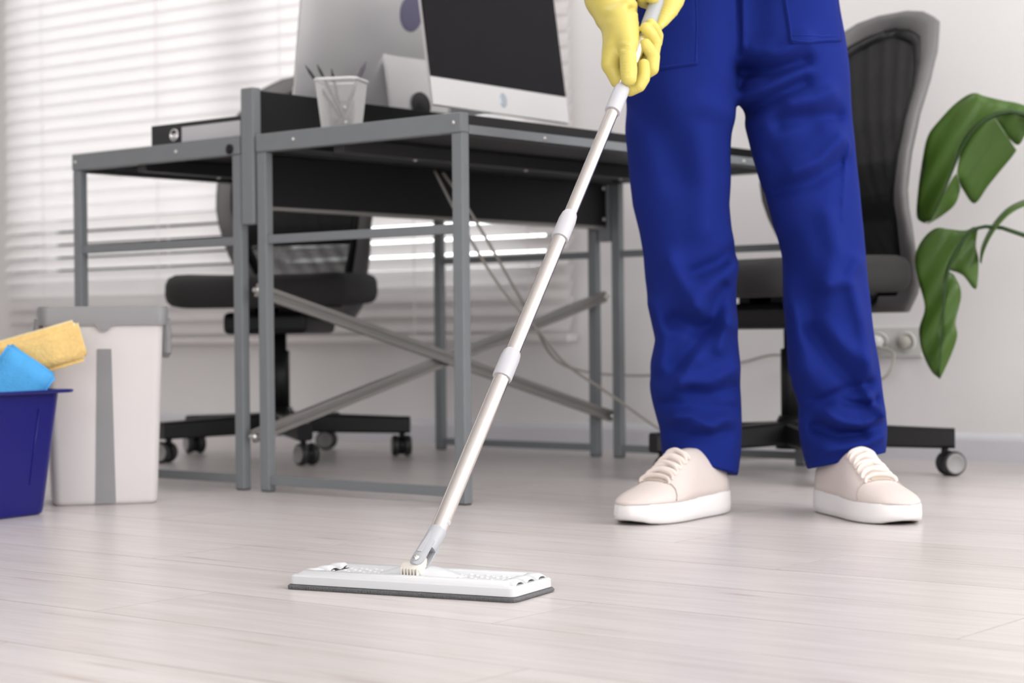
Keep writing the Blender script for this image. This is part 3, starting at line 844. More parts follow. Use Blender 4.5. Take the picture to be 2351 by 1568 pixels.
# ================================================================== OFFICE CHAIRS
def interp(tab, x):
    xs = [a for a, _ in tab]; ys = [b for _, b in tab]
    return float(np.interp(x, xs, ys))
BACK_Y = [(0.35, 0.255), (0.43, 0.262), (0.52, 0.225), (0.62, 0.185), (0.70, 0.190), (0.80, 0.222), (0.92, 0.282), (1.04, 0.352)]
def make_chair(label, loc, face_deg, arm0_deg, R_ARM=0.325, top=1.03):
    """local -y is the direction the sitter faces"""
    rz = R(face_deg + 90)
    ch = thing('office_chair', label, 'chair', loc, rz, group='black swivel chairs with mesh backs')
    # five-arm base
    for k in range(5):
        a = R(arm0_deg + 72 * k) - rz
        d = Vector((math.cos(a), math.sin(a), 0)); s = Vector((-d.y, d.x, 0))
        rings = []
        for t, w_, zl, zh in ((0.02, 0.026, 0.070, 0.122), (0.12, 0.024, 0.066, 0.116), (R_ARM - 0.01, 0.021, 0.062, 0.107), (R_ARM + 0.022, 0.020, 0.062, 0.106)):
            b = 0.006
            rings.append([d * t + s * x + Vector((0, 0, zz)) for x, zz in ((-w_ + b, zl), (w_ - b, zl), (w_, zl + b), (w_, zh - b), (w_ - b, zh), (-w_ + b, zh), (-w_, zh - b), (-w_, zl + b))])
        loft('base_arm', rings, M['black_plastic'], ch, False)
        # twin-wheel caster
        c = d * R_ARM
        sw = R(random.choice((20, 75, -40, 110, 200)) + 37 * k) if not (label.startswith('black swivel chair right') and k == 0) else R(12) - rz
        f_ = Vector((math.cos(sw), math.sin(sw), 0)); ax = Vector((-f_.y, f_.x, 0))
        cc = c + f_ * 0.014
        hood = loft('caster', [[cc + ax * x + Vector((0, 0, 0.028)) + (f_ * math.cos(q) + Vector((0, 0, 1)) * math.sin(q)) * 0.0245 for q in [2 * math.pi * j / 20 for j in range(20)]] for x in (-0.0055, 0.0055)], M['black_plastic'], ch, False)
        tube('caster_stem', [c + Vector((0, 0, 0.040)), c + Vector((0, 0, 0.075))], 0.008, M['black_plastic'], hood, 10)
        for sg in (-1, 1):
            o0 = cc + ax * (sg * 0.007) + Vector((0, 0, 0.028))
            wh = lathe('wheel', [(0.012, 0), (0.026, 0.001), (0.028, 0.006), (0.028, 0.012), (0.026, 0.017), (0.0215, 0.0185), (0.0, 0.0185)], M['wheel'], hood, 24, o0, ax * sg)
            lathe('wheel_rim', [(0.0215, 0.018), (0.0225, 0.0196), (0.0190, 0.0200), (0.0180, 0.0186)], M['caster_ring'], hood, 24, o0, ax * sg)
    lathe('hub', [(0.038, 0.060), (0.040, 0.075), (0.040, 0.115), (0.030, 0.135), (0.0, 0.136)], M['black_plastic'], ch, 24)
    lathe('column', [(0.0255, 0.12), (0.0255, 0.285), (0.018, 0.287), (0.018, 0.37), (0, 0.37)], M['black_plastic'], ch, 24)
    box2('mechanism', (-0.115, -0.13, 0.330), (0.115, 0.14, 0.388), M['black_plastic'], ch, 0.015)
    lv = smooth_path([(0.08, -0.02, 0.372), (0.16, -0.03, 0.370), (0.20, -0.03, 0.360), (0.235, -0.03, 0.345)], 4)
    tube('lever', lv, [0.005] * (len(lv) - 4) + [0.008] * 4, M['black_plastic'], ch, 8)
    # seat shell supports and cushion
    for sx in (-0.05, 0.05):
        box2('seat_bracket', (sx - 0.018, -0.10, 0.384), (sx + 0.018, 0.12, 0.418), M['black_plastic'], ch, 0.004)
    rings = []
    for zz, k in ((0.410, 0.90), (0.414, 0.95), (0.424, 0.985), (0.440, 1.0), (0.460, 0.995), (0.474, 0.97), (0.482, 0.92), (0.485, 0.80), (0.486, 0.4)):
        pts = []
        for x, y in rrect(0.490 * k, 0.440 * k, 0.085 * k, 8):
            u = y / 0.235; drop = 0.018 * max(0, -u - 0.35) ** 1.5 * 2
            side = 0.010 * (abs(x) / 0.245) ** 3
            pts.append(Vector((x, y - 0.045, zz - drop + side * (1 if zz > 0.45 else 0))))
        rings.append(pts)
    loft('seat_cushion', rings, M['fabric_dark'], ch)
    # backrest: closed ring frame following the S curve
    z0, z1 = 0.365, top
    HWID = [(z0, 0.135), (z0 + 0.04, 0.165), (0.47, 0.182), (0.56, 0.208), (0.68, 0.228), (0.78, 0.230), (0.88, 0.224), (0.95, 0.208), (top - 0.035, 0.155), (top - 0.010, 0.100), (top, 0.045)]
    def outline(inset, n=26):
        L = [];
        zs = [z0 + inset + (z1 - z0 - 2 * inset) * (0.5 - 0.5 * math.cos(math.pi * k / n)) for k in range(n + 1)]
        for zz in zs:
            zo = z0 + (zz - z0 - inset) * (z1 - z0) / (z1 - z0 - 2 * inset)
            L.append((max(interp(HWID, zo) - inset, 0.02), zz))
        return L
    def curve_y(x, zz): return interp(BACK_Y, zz) - 0.045 * (abs(x) / 0.21) ** 2
    def loop(inset, dy):
        o = outline(inset)
        P = [Vector((x, curve_y(x, zz) + dy, zz)) for x, zz in o] + [Vector((-x, curve_y(x, zz) + dy, zz)) for x, zz in reversed(o)]
        return P
    rings = [loop(0.003, -0.013), loop(0.016, -0.018), loop(0.036, -0.013), loop(0.042, -0.004), loop(0.040, 0.004), loop(0.020, 0.010), loop(0.002, 0.008), loop(0.0, -0.004), loop(0.003, -0.013)]
    n_ = len(rings[0]); v = []; f = []
    for r in rings[:-1]: v += r
    m_ = len(rings) - 1
    for i in range(m_):
        for k in range(n_):
            a = i * n_ + k; b = i * n_ + (k + 1) % n_; i2 = (i + 1) % m_
            f.append((a, b, i2 * n_ + (k + 1) % n_, i2 * n_ + k))
    from_py('back_frame', v, f, M['chair_frame'], ch, True)
    # black border strip and the mesh panel
    o = outline(0.038)
    # woven back: upright threads and a few cross threads, each a thin strip with real depth
    v = []; f = []
    def thread(pts, nrm_axis):
        b0 = len(v)
        for p, s_ in pts:
            for dx, dy in ((-0.0006, -0.0012), (0.0006, -0.0012), (0.0006, 0.0012), (-0.0006, 0.0012)):
                v.append(p + (Vector((dx, dy, 0)) if nrm_axis == 'x' else Vector((0, dy, dx))))
        for i in range(len(pts) - 1):
            for k in range(4):
                a_ = b0 + 4 * i + k; c_ = b0 + 4 * i + (k + 1) % 4
                f.append((a_, c_, c_ + 4, a_ + 4))
    def half_at(zz): return float(np.interp(zz, [q[1] for q in o], [q[0] for q in o]))
    zlo, zhi = o[0][1], o[-1][1]
    for j in range(-80, 81):
        xx = j * 0.0023
        zs_ = [zz for zz in np.linspace(zlo, zhi, 34) if half_at(zz) > abs(xx)]
        if len(zs_) > 2: thread([(Vector((xx, curve_y(xx, zz) - 0.002 + 0.0012 * math.sin(zz * 60 + j * 0.3), zz)), 0) for zz in zs_], 'x')
    for zz in np.arange(zlo + 0.004, zhi, 0.0075):
        hw = half_at(zz)
        thread([(Vector((xx, curve_y(xx, zz) - 0.002, zz)), 0) for xx in np.linspace(-hw, hw, 9)], 'z')
    tag(from_py('back_mesh', v, f, M['chair_mesh'], ch, False), kind='stuff')
    rings = [loop(0.038, -0.009), loop(0.060, -0.006), loop(0.060, 0.0), loop(0.038, 0.002), loop(0.038, -0.009)]
    v = []; f = []
    for r in rings[:-1]: v += r
    for i in range(4):
        for k in range(n_):
            a = i * n_ + k; b = i * n_ + (k + 1) % n_; i2 = (i + 1) % 4
            f.append((a, b, i2 * n_ + (k + 1) % n_, i2 * n_ + k))
    from_py('mesh_border', v, f, M['black_plastic'], ch, True)
    # lumbar pad behind the mesh
    rr = []
    for zz in (0.575, 0.59, 0.62, 0.66, 0.69, 0.705):
        hw = interp(HWID, zz) - 0.045
        thk = 0.004 if zz in (0.575, 0.705) else 0.009
        row = []
        for j in range(15):
            xx = -hw + 2 * hw * j / 14
            row.append(Vector((xx, curve_y(xx, zz) + 0.004, zz)))
        for j in reversed(range(15)):
            xx = -hw + 2 * hw * j / 14
            row.append(Vector((xx, curve_y(xx, zz) + 0.004 + thk, zz)))
        rr.append(row)
    loft('lumbar_pad', rr, M['black_plastic'], ch, True)
    # bracket joining back and seat
    tube('back_bracket', smooth_path([(0, 0.10, 0.385), (0, 0.18, 0.380), (0, 0.240, 0.400), (0, 0.250, 0.44)], 4), 0.030, M['black_plastic'], ch, 10, flat=(1.6, 0.5))
    return ch
make_chair('black swivel chair standing behind the two desks by the blind', (-0.622, 5.05, 0), 258, -73, 0.325, 1.07)
make_chair('black swivel chair right of the desks, behind the standing person', (0.632, 4.26, 0), 217, -12, 0.335, 1.075)

# ================================================================== BUCKETS AND SPONGES
wb = thing('mop_bucket', 'white plastic mop bucket with grey rim and grey centre stripe', 'bucket', (-0.819, 3.765, 0), R(15))
WH = 0.352
def wb_ring(zz, ex=0.0, rr_=0.018):
    t = zz / WH
    return [Vector((x, y, zz)) for x, y in rrect(0.202 + 0.028 * t + ex, 0.165 + 0.022 * t + ex, rr_, 6)]
rings = [wb_ring(0.0, -0.012), wb_ring(0.003, -0.003)] + [wb_ring(z_) for z_ in (0.01, 0.09, 0.18, 0.27, WH)]
inner = [wb_ring(z_, -0.007) for z_ in (WH, 0.2, 0.012)]
loft('bucket_body', rings + inner, M['bucket_white'], wb, True)
auto_smooth(wb.children[-1], 50)
rim = [wb_ring(WH, 0.002), wb_ring(WH, 0.016, 0.022), wb_ring(WH + 0.030, 0.018, 0.024), wb_ring(WH + 0.036, 0.012, 0.022), wb_ring(WH + 0.036, -0.004), wb_ring(WH + 0.002, -0.006)]
for i, r in enumerate(rim):
    zs = (WH - 0.001, WH - 0.001, WH + 0.030, WH + 0.036, WH + 0.036, WH - 0.001)[i]
    for p in r: p.z = zs
ro = loft('bucket_rim', rim + [rim[0]], M['bucket_grey'], wb, True, cap=False)
auto_smooth(ro, 40)
# the little pouring point and the tapering stripe on the front (local -y)
def front_y(zz): return -(0.165 + 0.022 * zz / WH) / 2
bm = bmesh.new()
for off in (0, -0.009):
    for x, zz in ((-0.022, WH + 0.004), (0.022, WH + 0.004), (0.004, WH - 0.013), (-0.004, WH - 0.013)):
        bm.verts.new((x, front_y(WH) + off, zz))
bm.verts.ensure_lookup_table()
bm.faces.new(bm.verts[0:4]); bm.faces.new(bm.verts[4:8])
for k in range(4): bm.faces.new((bm.verts[k], bm.verts[(k + 1) % 4], bm.verts[4 + (k + 1) % 4], bm.verts[4 + k]))
from_bm('rim_spout', bm, M['bucket_grey'], wb)
bm = bmesh.new()
for off in (0.001, -0.0015):
    for x, zz in ((-0.0195, 0.003), (0.0195, 0.003), (0.0135, 0.305), (-0.0135, 0.305)):
        bm.verts.new((x, front_y(zz) + off, zz))
bm.verts.ensure_lookup_table()
bm.faces.new(bm.verts[0:4]); bm.faces.new(bm.verts[4:8])
for k in range(4): bm.faces.new((bm.verts[k], bm.verts[(k + 1) % 4], bm.verts[4 + (k + 1) % 4], bm.verts[4 + k]))
from_bm('stripe', bm, M['bucket_grey'], wb)
for sg in (-1, 1):
    x = sg * 0.121
    pts = [(x, -0.045, WH + 0.012), (x + sg * 0.004, -0.045, WH - 0.02), (x + sg * 0.004, -0.043, WH - 0.055), (x + sg * 0.001, -0.035, WH - 0.062), (x + sg * 0.001, 0.035, WH - 0.062), (x + sg * 0.004, 0.043, WH - 0.055), (x + sg * 0.004, 0.045, WH - 0.02), (x, 0.045, WH + 0.012)]
    tube('handle', pts, 0.0065, M['bucket_grey'], wb, 8, False, flat=(0.7, 1.4))

# blue bucket, cut by the left edge of the picture
bb_dir = Vector((0.485, 0.875, 0)).normalized()
bl = thing('plastic_bucket', 'blue plastic bucket holding the sponges', 'bucket', (-1.037, 3.492, 0), math.atan2(bb_dir.y, bb_dir.x))
BH = 0.232
def bl_ring(zz, ex=0.0, r_=0.028):
    t = zz / BH
    return [Vector((x, y, zz)) for x, y in rrect(0.205 + 0.050 * t + ex, 0.275 + 0.050 * t + ex, r_ + 0.008 * t, 6)]
rings = [bl_ring(0, -0.012), bl_ring(0.003, -0.002)] + [bl_ring(z_) for z_ in (0.012, 0.06, 0.12, 0.18, BH - 0.006)]
lip = [bl_ring(BH - 0.006, 0.0), bl_ring(BH - 0.006, 0.036), bl_ring(BH - 0.003, 0.040), bl_ring(BH, 0.036), bl_ring(BH, -0.002)]
for r_, zz in zip(lip, (BH - 0.006, BH - 0.006, BH - 0.003, BH, BH)):
    for p in r_: p.z = zz
inner = [bl_ring(z_, -0.005) for z_ in (BH - 0.01, 0.12, 0.006)]
auto_smooth(loft('bucket_body', rings + lip + inner, M['bucket_blue'], bl, True), 40)
# pressed ribs on the side facing the room
for dx in (-0.055, 0.045):
    v = []; f = []
    pts = [(dx + 0.012, -(0.275 + 0.05 * 0.85) / 2 - 0.0005, 0.85 * BH), (dx, -(0.275 + 0.05 * 0.25) / 2 - 0.0005, 0.25 * BH)]
    tube('rib', pts, [0.0022, 0.0006], M['bucket_blue'], bl, 8)
def sponge_block(name, label, size, loc, rot, mats, cat):
    sx, sy, sz = size
    bm = bmesh.new()
    bmesh.ops.create_cube(bm, size=1.0)
    for v in bm.verts: v.co = Vector((v.co.x * sx, v.co.y * sy, v.co.z * sz))
    bmesh.ops.bevel(bm, geom=list(bm.edges), offset=min(size) * 0.14, segments=3, affect='EDGES')
    bmesh.ops.subdivide_edges(bm, edges=list(bm.edges), cuts=3, use_grid_fill=True)
    rnd = random.Random(3)
    from mathutils import noise
    for v in bm.verts:
        v.co += v.co.normalized() * 0.0016 * noise.noise(v.co * 70)
    o = from_bm(name, bm, mats[0], None, True)
    o.location = loc; o.rotation_euler = rot
    if len(mats) > 1:
        o.data.materials.append(mats[1])
        for p in o.data.polygons:
            if abs(p.normal.y) < 0.6: p.material_index = 1
    return tag(o, label, cat, 'sponges in the blue bucket')
# ends of both sponges lie on the rim, their lower halves stand inside the bucket
ys = at(70, 835, 3.50)
sponge_block('sponge', 'yellow rectangular sponge sticking out of the blue bucket', (0.245, 0.062, 0.078), (ys.x - 0.034, 3.547, ys.z + 0.011), (R(6), R(-16), R(10)), (M['sponge'], M['sponge_skin']), 'sponge')
bs = at(25, 872, 3.43)
sponge_block('sponge', 'bright blue sponge poking out of the blue bucket', (0.105, 0.040, 0.105), (bs.x - 0.004, 3.484, bs.z - 0.006), (R(4), R(36), R(14)), (M['cloth_blue'],), 'sponge')

# ================================================================== PLANT
pl = thing('potted_plant', 'green broad-leaved plant at the right edge of the picture', 'plant', (1.47, 3.84, 0), 0)
PO = Vector((1.47, 3.84, 0))
lathe('pot', [(0.0, 0), (0.12, 0), (0.125, 0.01), (0.165, 0.27), (0.172, 0.30), (0.162, 0.305), (0.155, 0.28), (0.0, 0.275)], M['pot'], pl, 36)
lathe('soil', [(0.0, 0.272), (0.155, 0.274), (0.150, 0.281), (0.0, 0.286)], M['soil'], pl, 30)
def leaf_blade(parent, strips, dep, bend=0.02, nacross=7):
    """each strip: list of (midrib px, edge px); depth bows from the midrib to the edge"""
    v = []; f = []
    for strip in strips:
        # resample rows smoothly
        A = smooth_path([(*a, 0) for a, b in strip], 5); B = smooth_path([(*b, 0) for a, b in strip], 5)
        base = len(v)
        for a, b in zip(A, B):
            for k in range(nacross):
                t = k / (nacross - 1)
                q = a.lerp(b, t)
                Y = dep(q.x, q.y) + bend * (t ** 1.5) + 0.004 * math.sin(q.x * 0.11 + q.y * 0.07)
                v.append(at(q.x, q.y, Y) - PO)
        for i in range(len(A) - 1):
            for k in range(nacross - 1):
                c = base + i * nacross + k
                f.append((c, c + 1, c + nacross + 1, c + nacross))
    o = from_py('leaf', v, f, M['leaf'], parent, True)
    s = o.modifiers.new('thick', 'SOLIDIFY'); s.thickness = 0.0012
    return o
d1 = lambda x, y: 4.22 - 0.00035 * (x - 2105) + 0.00012 * (y - 215)
up1 = [((2400, 285), (2400, 258)), ((2351, 262), (2338, 237)), ((2320, 256), (2305, 231)), ((2290, 262), (2262, 221)), ((2262, 275), (2232, 214)), ((2240, 293), (2195, 236)), ((2222, 315), (2160, 272)), ((2208, 340), (2130, 312)), ((2198, 365), (2117, 370)), ((2188, 390), (2109, 425)), ((2172, 430), (2104, 480)), ((2155, 465), (2107, 503)), ((2138, 505), (2122, 513))]
lo1a = [((2212, 330), (2331, 352)), ((2205, 350), (2305, 385)), ((2201, 365), (2275, 420)), ((2199, 382), (2237, 466)), ((2197, 396), (2212, 440))]
lo1a = [((2283, 265), (2334, 345)), ((2255, 280), (2322, 362)), ((2230, 304), (2297, 392)), ((2213, 335), (2268, 428)), ((2202, 365), (2237, 467)), ((2197, 396), (2208, 430))]
lo1b = [((2196, 398), (2202, 415)), ((2186, 410), (2203, 440)), ((2172, 435), (2192, 470)), ((2156, 465), (2165, 493)), ((2140, 500), (2135, 511)), ((2130, 511), (2127, 513))]
lo1c = [((2400, 285), (2400, 300)), ((2351, 262), (2362, 300)), ((2320, 256), (2340, 332)), ((2292, 262), (2318, 318)), ((2284, 270), (2288, 282))]
l1 = leaf_blade(pl, [up1, lo1a, lo1b, lo1c], d1)
tube('midrib', [at(x, y, d1(x, y) - 0.004) - PO for x, y in [(2460, 340), (2400, 285), (2351, 262), (2320, 256), (2290, 262), (2262, 275), (2240, 293), (2222, 315), (2208, 340), (2198, 365), (2188, 390), (2172, 430), (2155, 465), (2138, 503)]], [0.006, 0.006, 0.0055, 0.005, 0.0045, 0.004, 0.0036, 0.0032, 0.003, 0.0026, 0.0022, 0.0018, 0.0012, 0.0006], M['midrib'], l1, 8)
tube('petiole', smooth_path([at(2460, 340, d1(2460, 340)) - PO, Vector((0.06, 0.05, 0.62)), Vector((0.06, 0.03, 0.45)), Vector((0.03, 0.01, 0.28))], 8), 0.007, M['stem'], pl, 8)
d2 = lambda x, y: 4.16 - 0.0004 * (x - 2100) - 0.00005 * (y - 520)
la = [((2243, 524), (2236, 520)), ((2225, 533), (2215, 529)), ((2212, 550), (2180, 526)), ((2198, 572), (2148, 524)), ((2187, 595), (2119, 548)), ((2180, 615), (2100, 590)), ((2174, 645), (2107, 640)), ((2168, 690), (2121, 690)), ((2165, 720), (2122, 716)), ((2162, 760), (2110, 758)), ((2160, 800), (2117, 808)), ((2158, 835), (2138, 852)), ((2157, 858), (2156, 869))]
lb = [((2246, 524), (2243, 531)), ((2228, 531), (2240, 565)), ((2212, 550), (2246, 600)), ((2198, 574), (2241, 664)), ((2186, 598), (2212, 632)), ((2176, 616), (2180, 619))]
lc = [((2175, 620), (2190, 632)), ((2172, 650), (2204, 660)), ((2169, 685), (2205, 690)), ((2166, 720), (2194, 740)), ((2163, 760), (2197, 770)), ((2160, 800), (2187, 806)), ((2158, 835), (2170, 845)), ((2157, 858), (2157, 870))]
l2 = leaf_blade(pl, [la, lb, lc], d2, 0.010)
tube('midrib', [at(x, y, d2(x, y) - 0.004) - PO for x, y in [(2480, 620), (2400, 560), (2351, 540), (2300, 523), (2262, 520), (2243, 524), (2225, 533), (2212, 550), (2198, 573), (2187, 595), (2178, 617), (2172, 650), (2166, 700), (2163, 760), (2158, 830), (2157, 864)]], [0.006, 0.0055, 0.005, 0.0045, 0.0042, 0.004, 0.0038, 0.0035, 0.0032, 0.003, 0.0027, 0.0024, 0.002, 0.0016, 0.001, 0.0006], M['midrib'], l2, 8)
tube('petiole', smooth_path([at(2480, 620, d2(2480, 620)) - PO, Vector((0.0, 0.02, 0.40)), Vector((0.0, 0.0, 0.28))], 8), 0.006, M['stem'], pl, 8)
d3 = lambda x, y: 4.06
ln_ = [((2420, 452), (2420, 438)), ((2351, 473), (2351, 458)), ((2318, 492), (2314, 476)), ((2292, 518), (2285, 505)), ((2272, 548), (2266, 535)), ((2258, 580), (2252, 568)), ((2252, 606), (2249, 600))]
l3 = leaf_blade(pl, [ln_], d3, 0.05, 5)
tube('petiole', smooth_path([at(2420, 446, 4.06) - PO, Vector((0.07, -0.02, 0.56)), Vector((0.05, -0.03, 0.28))], 8), 0.005, M['stem'], pl, 8)

# ================================================================== THE MOP
MOP_C = Vector((-0.122, 2.424, 0)); MOP_A = math.atan2(-0.45, 0.893)
mop = thing('flat_mop', 'white flat mop with steel telescopic pole held by the person', 'mop', MOP_C, MOP_A)
inv_mop = (Matrix.Translation(MOP_C) @ Matrix.Rotation(MOP_A, 4, 'Z')).inverted()
ML, MD = 0.332, 0.114
# microfibre pad
rings = []
for zz, ex, r_ in ((0.0, -0.004, 0.006), (0.0012, 0.003, 0.010), (0.0036, 0.004, 0.010), (0.0056, 0.0, 0.008), (0.0056, -0.03, 0.004)):
    rings.append([Vector((x, y, zz)) for x, y in rrect(ML + ex, MD + ex, r_, 4)])
pad = loft('microfibre_pad', rings, M['microfibre'], mop, True); auto_smooth(pad, 50)
# the frayed edge of the pad: ridge of short loops along the near side
v = []; f = []
rnd = random.Random(5)
for i in range(330):
    x = -ML / 2 + 0.004 + (ML - 0.008) * i / 329
    tube_data([(x, -MD / 2 - 0.0012 - rnd.random() * 0.0012, 0.0006), (x + rnd.uniform(-.0006, .0006), -MD / 2 - 0.0030, 0.0027 + rnd.random() * 0.001), (x, -MD / 2 - 0.0005, 0.0050)], 0.0006, 4, False, v, f)
tag(from_py('pad_loops', v, f, M['microfibre'], mop), kind='stuff')
# plate
rings = []
for zz, ex, r_ in ((0.0054, -0.010, 0.006), (0.0066, -0.004, 0.008), (0.0165, -0.004, 0.008), (0.0185, -0.008, 0.008), (0.0190, -0.02, 0.006)):
    rings.append([Vector((x, y, zz)) for x, y in rrect(ML + ex, MD + ex, r_, 4)])
plate = auto_smooth(loft('plate', rings, M['mop_white'], mop, True), 35)
for sy in (-1, 1):
    rr = []
    for x in (-ML / 2 + 0.014, -ML / 2 + 0.019, ML / 2 - 0.019, ML / 2 - 0.014):
        hgt_ = 0.001 if abs(x) > ML / 2 - 0.016 else 0.0055
        rr.append([Vector((x, sy * (MD / 2 - 0.016) + dy, 0.0185 + hz * hgt_)) for dy, hz in ((-0.012, 0), (-0.0095, 0.8), (-0.006, 1), (0.004, 1), (0.008, 0.75), (0.011, 0))])
    auto_smooth(loft('plate_rail', rr, M['mop_white'], plate, True), 40)
# cloth clips: three arched tongues at either end
for sx in (-1, 1):
    for j in range(3):
        y = -MD / 2 + 0.026 + 0.031 * j
        rr = []
        for k in range(9):
            a = math.pi * k / 8
            rr.append([Vector((sx * (ML / 2 - 0.022) + dx, y - 0.012 * math.cos(a), 0.0185 + 0.0075 * math.sin(a) * q)) for dx, q in ((-0.012, 0.2), (-0.004, 0.9), (0.010, 1.0), (0.016, 0.6))])
        v = []; f = []
        for r_ in rr: v += r_
        for i in range(8):
            for k in range(3):
                c = i * 4 + k; f.append((c, c + 1, c + 5, c + 4))
        o = from_py('clip_tongue', v, f, M['mop_white'], plate, True)
        so_ = o.modifiers.new('t', 'SOLIDIFY'); so_.thickness = 0.0015
    box('clip_slot', (sx * (ML / 2 - 0.0395), 0, 0.0189), (0.005, MD - 0.05, 0.0012), M['hole'], plate, 0)
# pimples on the plate
v = []; f = []
for sx in (-1, 1):
    for i in range(9):
        for j in range(4):
            x = sx * (0.048 + 0.0115 * i); y = -0.026 + 0.0165 * j + (0.006 if i % 2 else 0)
            b = len(v)
            for (rr_, zz) in ((0.0032, 0.0189), (0.0026, 0.0200), (0.0010, 0.0205)):
                for q in range(10): v.append(Vector((x + rr_ * math.cos(q * math.pi / 5), y + rr_ * 0.8 * math.sin(q * math.pi / 5), zz)))
            for r_ in range(2):
                for q in range(10): f.append((b + r_ * 10 + q, b + r_ * 10 + (q + 1) % 10, b + (r_ + 1) * 10 + (q + 1) % 10, b + (r_ + 1) * 10 + q))
            f.append(tuple(b + 20 + q for q in range(10)))
tag(from_py('plate_pimples', v, f, M['mop_white'], plate), kind='stuff')
# hub: fairing on the plate, toothed knuckle
rr = []
for x in np.linspace(-0.062, 0.062, 15):
    w_ = max(0.0, 1 - (abs(x) / 0.062) ** 2) ; hgt_ = 0.0008 + 0.0135 * w_ ** 1.2
    rr.append([Vector((x, 0.004 + 0.022 * (0.35 + 0.65 * w_) * math.cos(a), 0.0183 + hgt_ * max(0, math.sin(a)))) for a in [math.pi * 2 * q / 20 for q in range(20)]])
loft('hub_fairing', rr, M['mop_white'], plate, True)
kn_c = Vector((-0.001, -0.013, 0))
box('knuckle_gap', (-0.006, -0.022, 0.0192), (0.032, 0.018, 0.0022), M['hole'], plate, 0)
rr = []
for x in (-0.0145, -0.0125, 0.0125, 0.0145):
    k_ = 0.85 if abs(x) > 0.013 else 1.0
    rr.append([kn_c + Vector((x, 0.0105 * k_ * math.cos(a), 0.0285 + 0.0095 * k_ * math.sin(a))) for a in [2 * math.pi * q / 20 for q in range(20)]])
kn = auto_smooth(loft('knuckle', rr, M['mop_cream'], mop, True), 50)
for i in range(6):
    x = -0.0115 + 0.0046 * i
    box('tooth', tuple(kn_c + Vector((x, -0.0108, 0.0262))), (0.0024, 0.0045, 0.0100), M['mop_cream'], kn, 0.0006)
# telescopic pole axis in world space
P0 = at(974, 1296, 2.418); P1 = at(1488, 60, 2.985)
PD = (P1 - P0).normalized()
def project(P):
    d = Vector(P) - CAMP; w_ = d.dot(FW)
    return 1175.5 + FPX * d.dot(RT) / w_, 784 - FPX * d.dot(UP) / w_
def pole_at(y):
    a, b = -0.4, 1.6
    for _ in range(50):
        c = (a + b) / 2
        if project(P0 + PD * c)[1] > y: a = c
        else: b = c
    return P0 + PD * a
def loc_m(p): return inv_mop @ Vector(p)
def pole_part(name, y0, y1, prof, m_, parent=mop, seg=28, ang=40):
    """prof: (fraction along, radius)"""
    a, b = loc_m(pole_at(y0)), loc_m(pole_at(y1))
    L = (b - a).length
    return auto_smooth(lathe(name, [(r_, L * t) for t, r_ in prof], m_, parent, seg, a, (b - a)), ang)
pole_part('pole_lower', 1221, 812, [(0, 0.0), (0, 0.0112), (1, 0.0112), (1, 0)], M['pole'])
pole_part('pole_middle', 866, 492, [(0, 0.0103), (1, 0.0103)], M['pole'])
pole_part('pole_upper', 546, 70, [(0, 0.0094), (1, 0.0094)], M['pole'])
pole_part('collar', 868, 808, [(0, 0.01123), (0, 0.01339), (0.04, 0.01382), (0.8, 0.01361), (0.83, 0.01296), (0.93, 0.01274), (1.0, 0.01123), (1.0, 0.01058)], M['collar'])
pole_part('collar', 548, 490, [(0, 0.01037), (0, 0.01253), (0.04, 0.01296), (0.72, 0.01285), (0.93, 0.01145), (1.0, 0.00994), (1.0, 0.0095)], M['collar'])
pole_part('collar', 257, 200, [(0, 0.0095), (0, 0.0121), (0.04, 0.01253), (0.8, 0.01242), (0.95, 0.01145), (1.0, 0.00972), (1.0, 0.00929)], M['collar'])
pole_part('grip', 92, -190, [(0, 0.0), (0.0, 0.0088), (0.03, 0.0106), (0.12, 0.0122), (0.35, 0.0134), (0.90, 0.0134), (0.97, 0.0125), (1.0, 0.006), (1.0, 0)], M['grip'])
# locking button near the foot of the pole
side = PD.cross(Vector((0, 1, 0))).normalized()
bp = pole_at(1199); toward = (CAMP - bp); toward = (toward - PD * toward.dot(PD)).normalized()
bdir = (toward * 0.55 + side * (0.85 if side.x > 0 else -0.85)).normalized()
lathe('lock_button', [(0.0040, 0.0085), (0.0040, 0.0110), (0.0028, 0.0122), (0, 0.0124)], M['collar'], mop, 16, loc_m(bp), inv_mop.to_3x3() @ bdir)
# pivot fork: grey sleeve that splits into two cheeks
J0 = loc_m(at(962, 1295, 2.412))
JT = loc_m(pole_at(1218)); JL = (JT - J0).length; JD = (JT - J0).normalized()
JX = (inv_mop.to_3x3() @ (Vector((0.86, -0.50, 0)))); JX = (JX - JD * JX.dot(JD)).normalized()
JY = JD.cross(JX).normalized()      # roughly towards / away from the camera
def jp(t, x, y): return J0 + JD * (JL * t) + JX * x + JY * y
rr = []
for t, r_ in ((0.44, 0.0108), (0.55, 0.0116), (0.75, 0.0120), (0.93, 0.0121), (1.0, 0.0119), (1.0, 0.0102)):
    rr.append([jp(t, r_ * math.cos(a), r_ * math.sin(a)) for a in [2 * math.pi * q / 28 for q in range(28)]])
fork = auto_smooth(loft('pivot_fork', rr, M['joint_grey'], mop, True), 40)
for sg in (-1, 1):
    rr = []
    for t, hw in ((-0.13, 0.0040), (-0.09, 0.0075), (0.0, 0.0098), (0.15, 0.0100), (0.35, 0.0095), (0.60, 0.0098)):
        rr.append([jp(t, x, sg * y) for x, y in ((-hw, 0.0078), (-hw * 0.7, 0.0098), (0, 0.0116), (hw * 0.7, 0.0098), (hw, 0.0078), (hw, 0.0058), (0, 0.0055), (-hw, 0.0058))])
    auto_smooth(loft('cheek', rr, M['joint_grey'], fork, True), 45)
toc = (inv_mop @ CAMP - J0).normalized()
sgn = 1 if JY.dot(toc) > 0 else -1
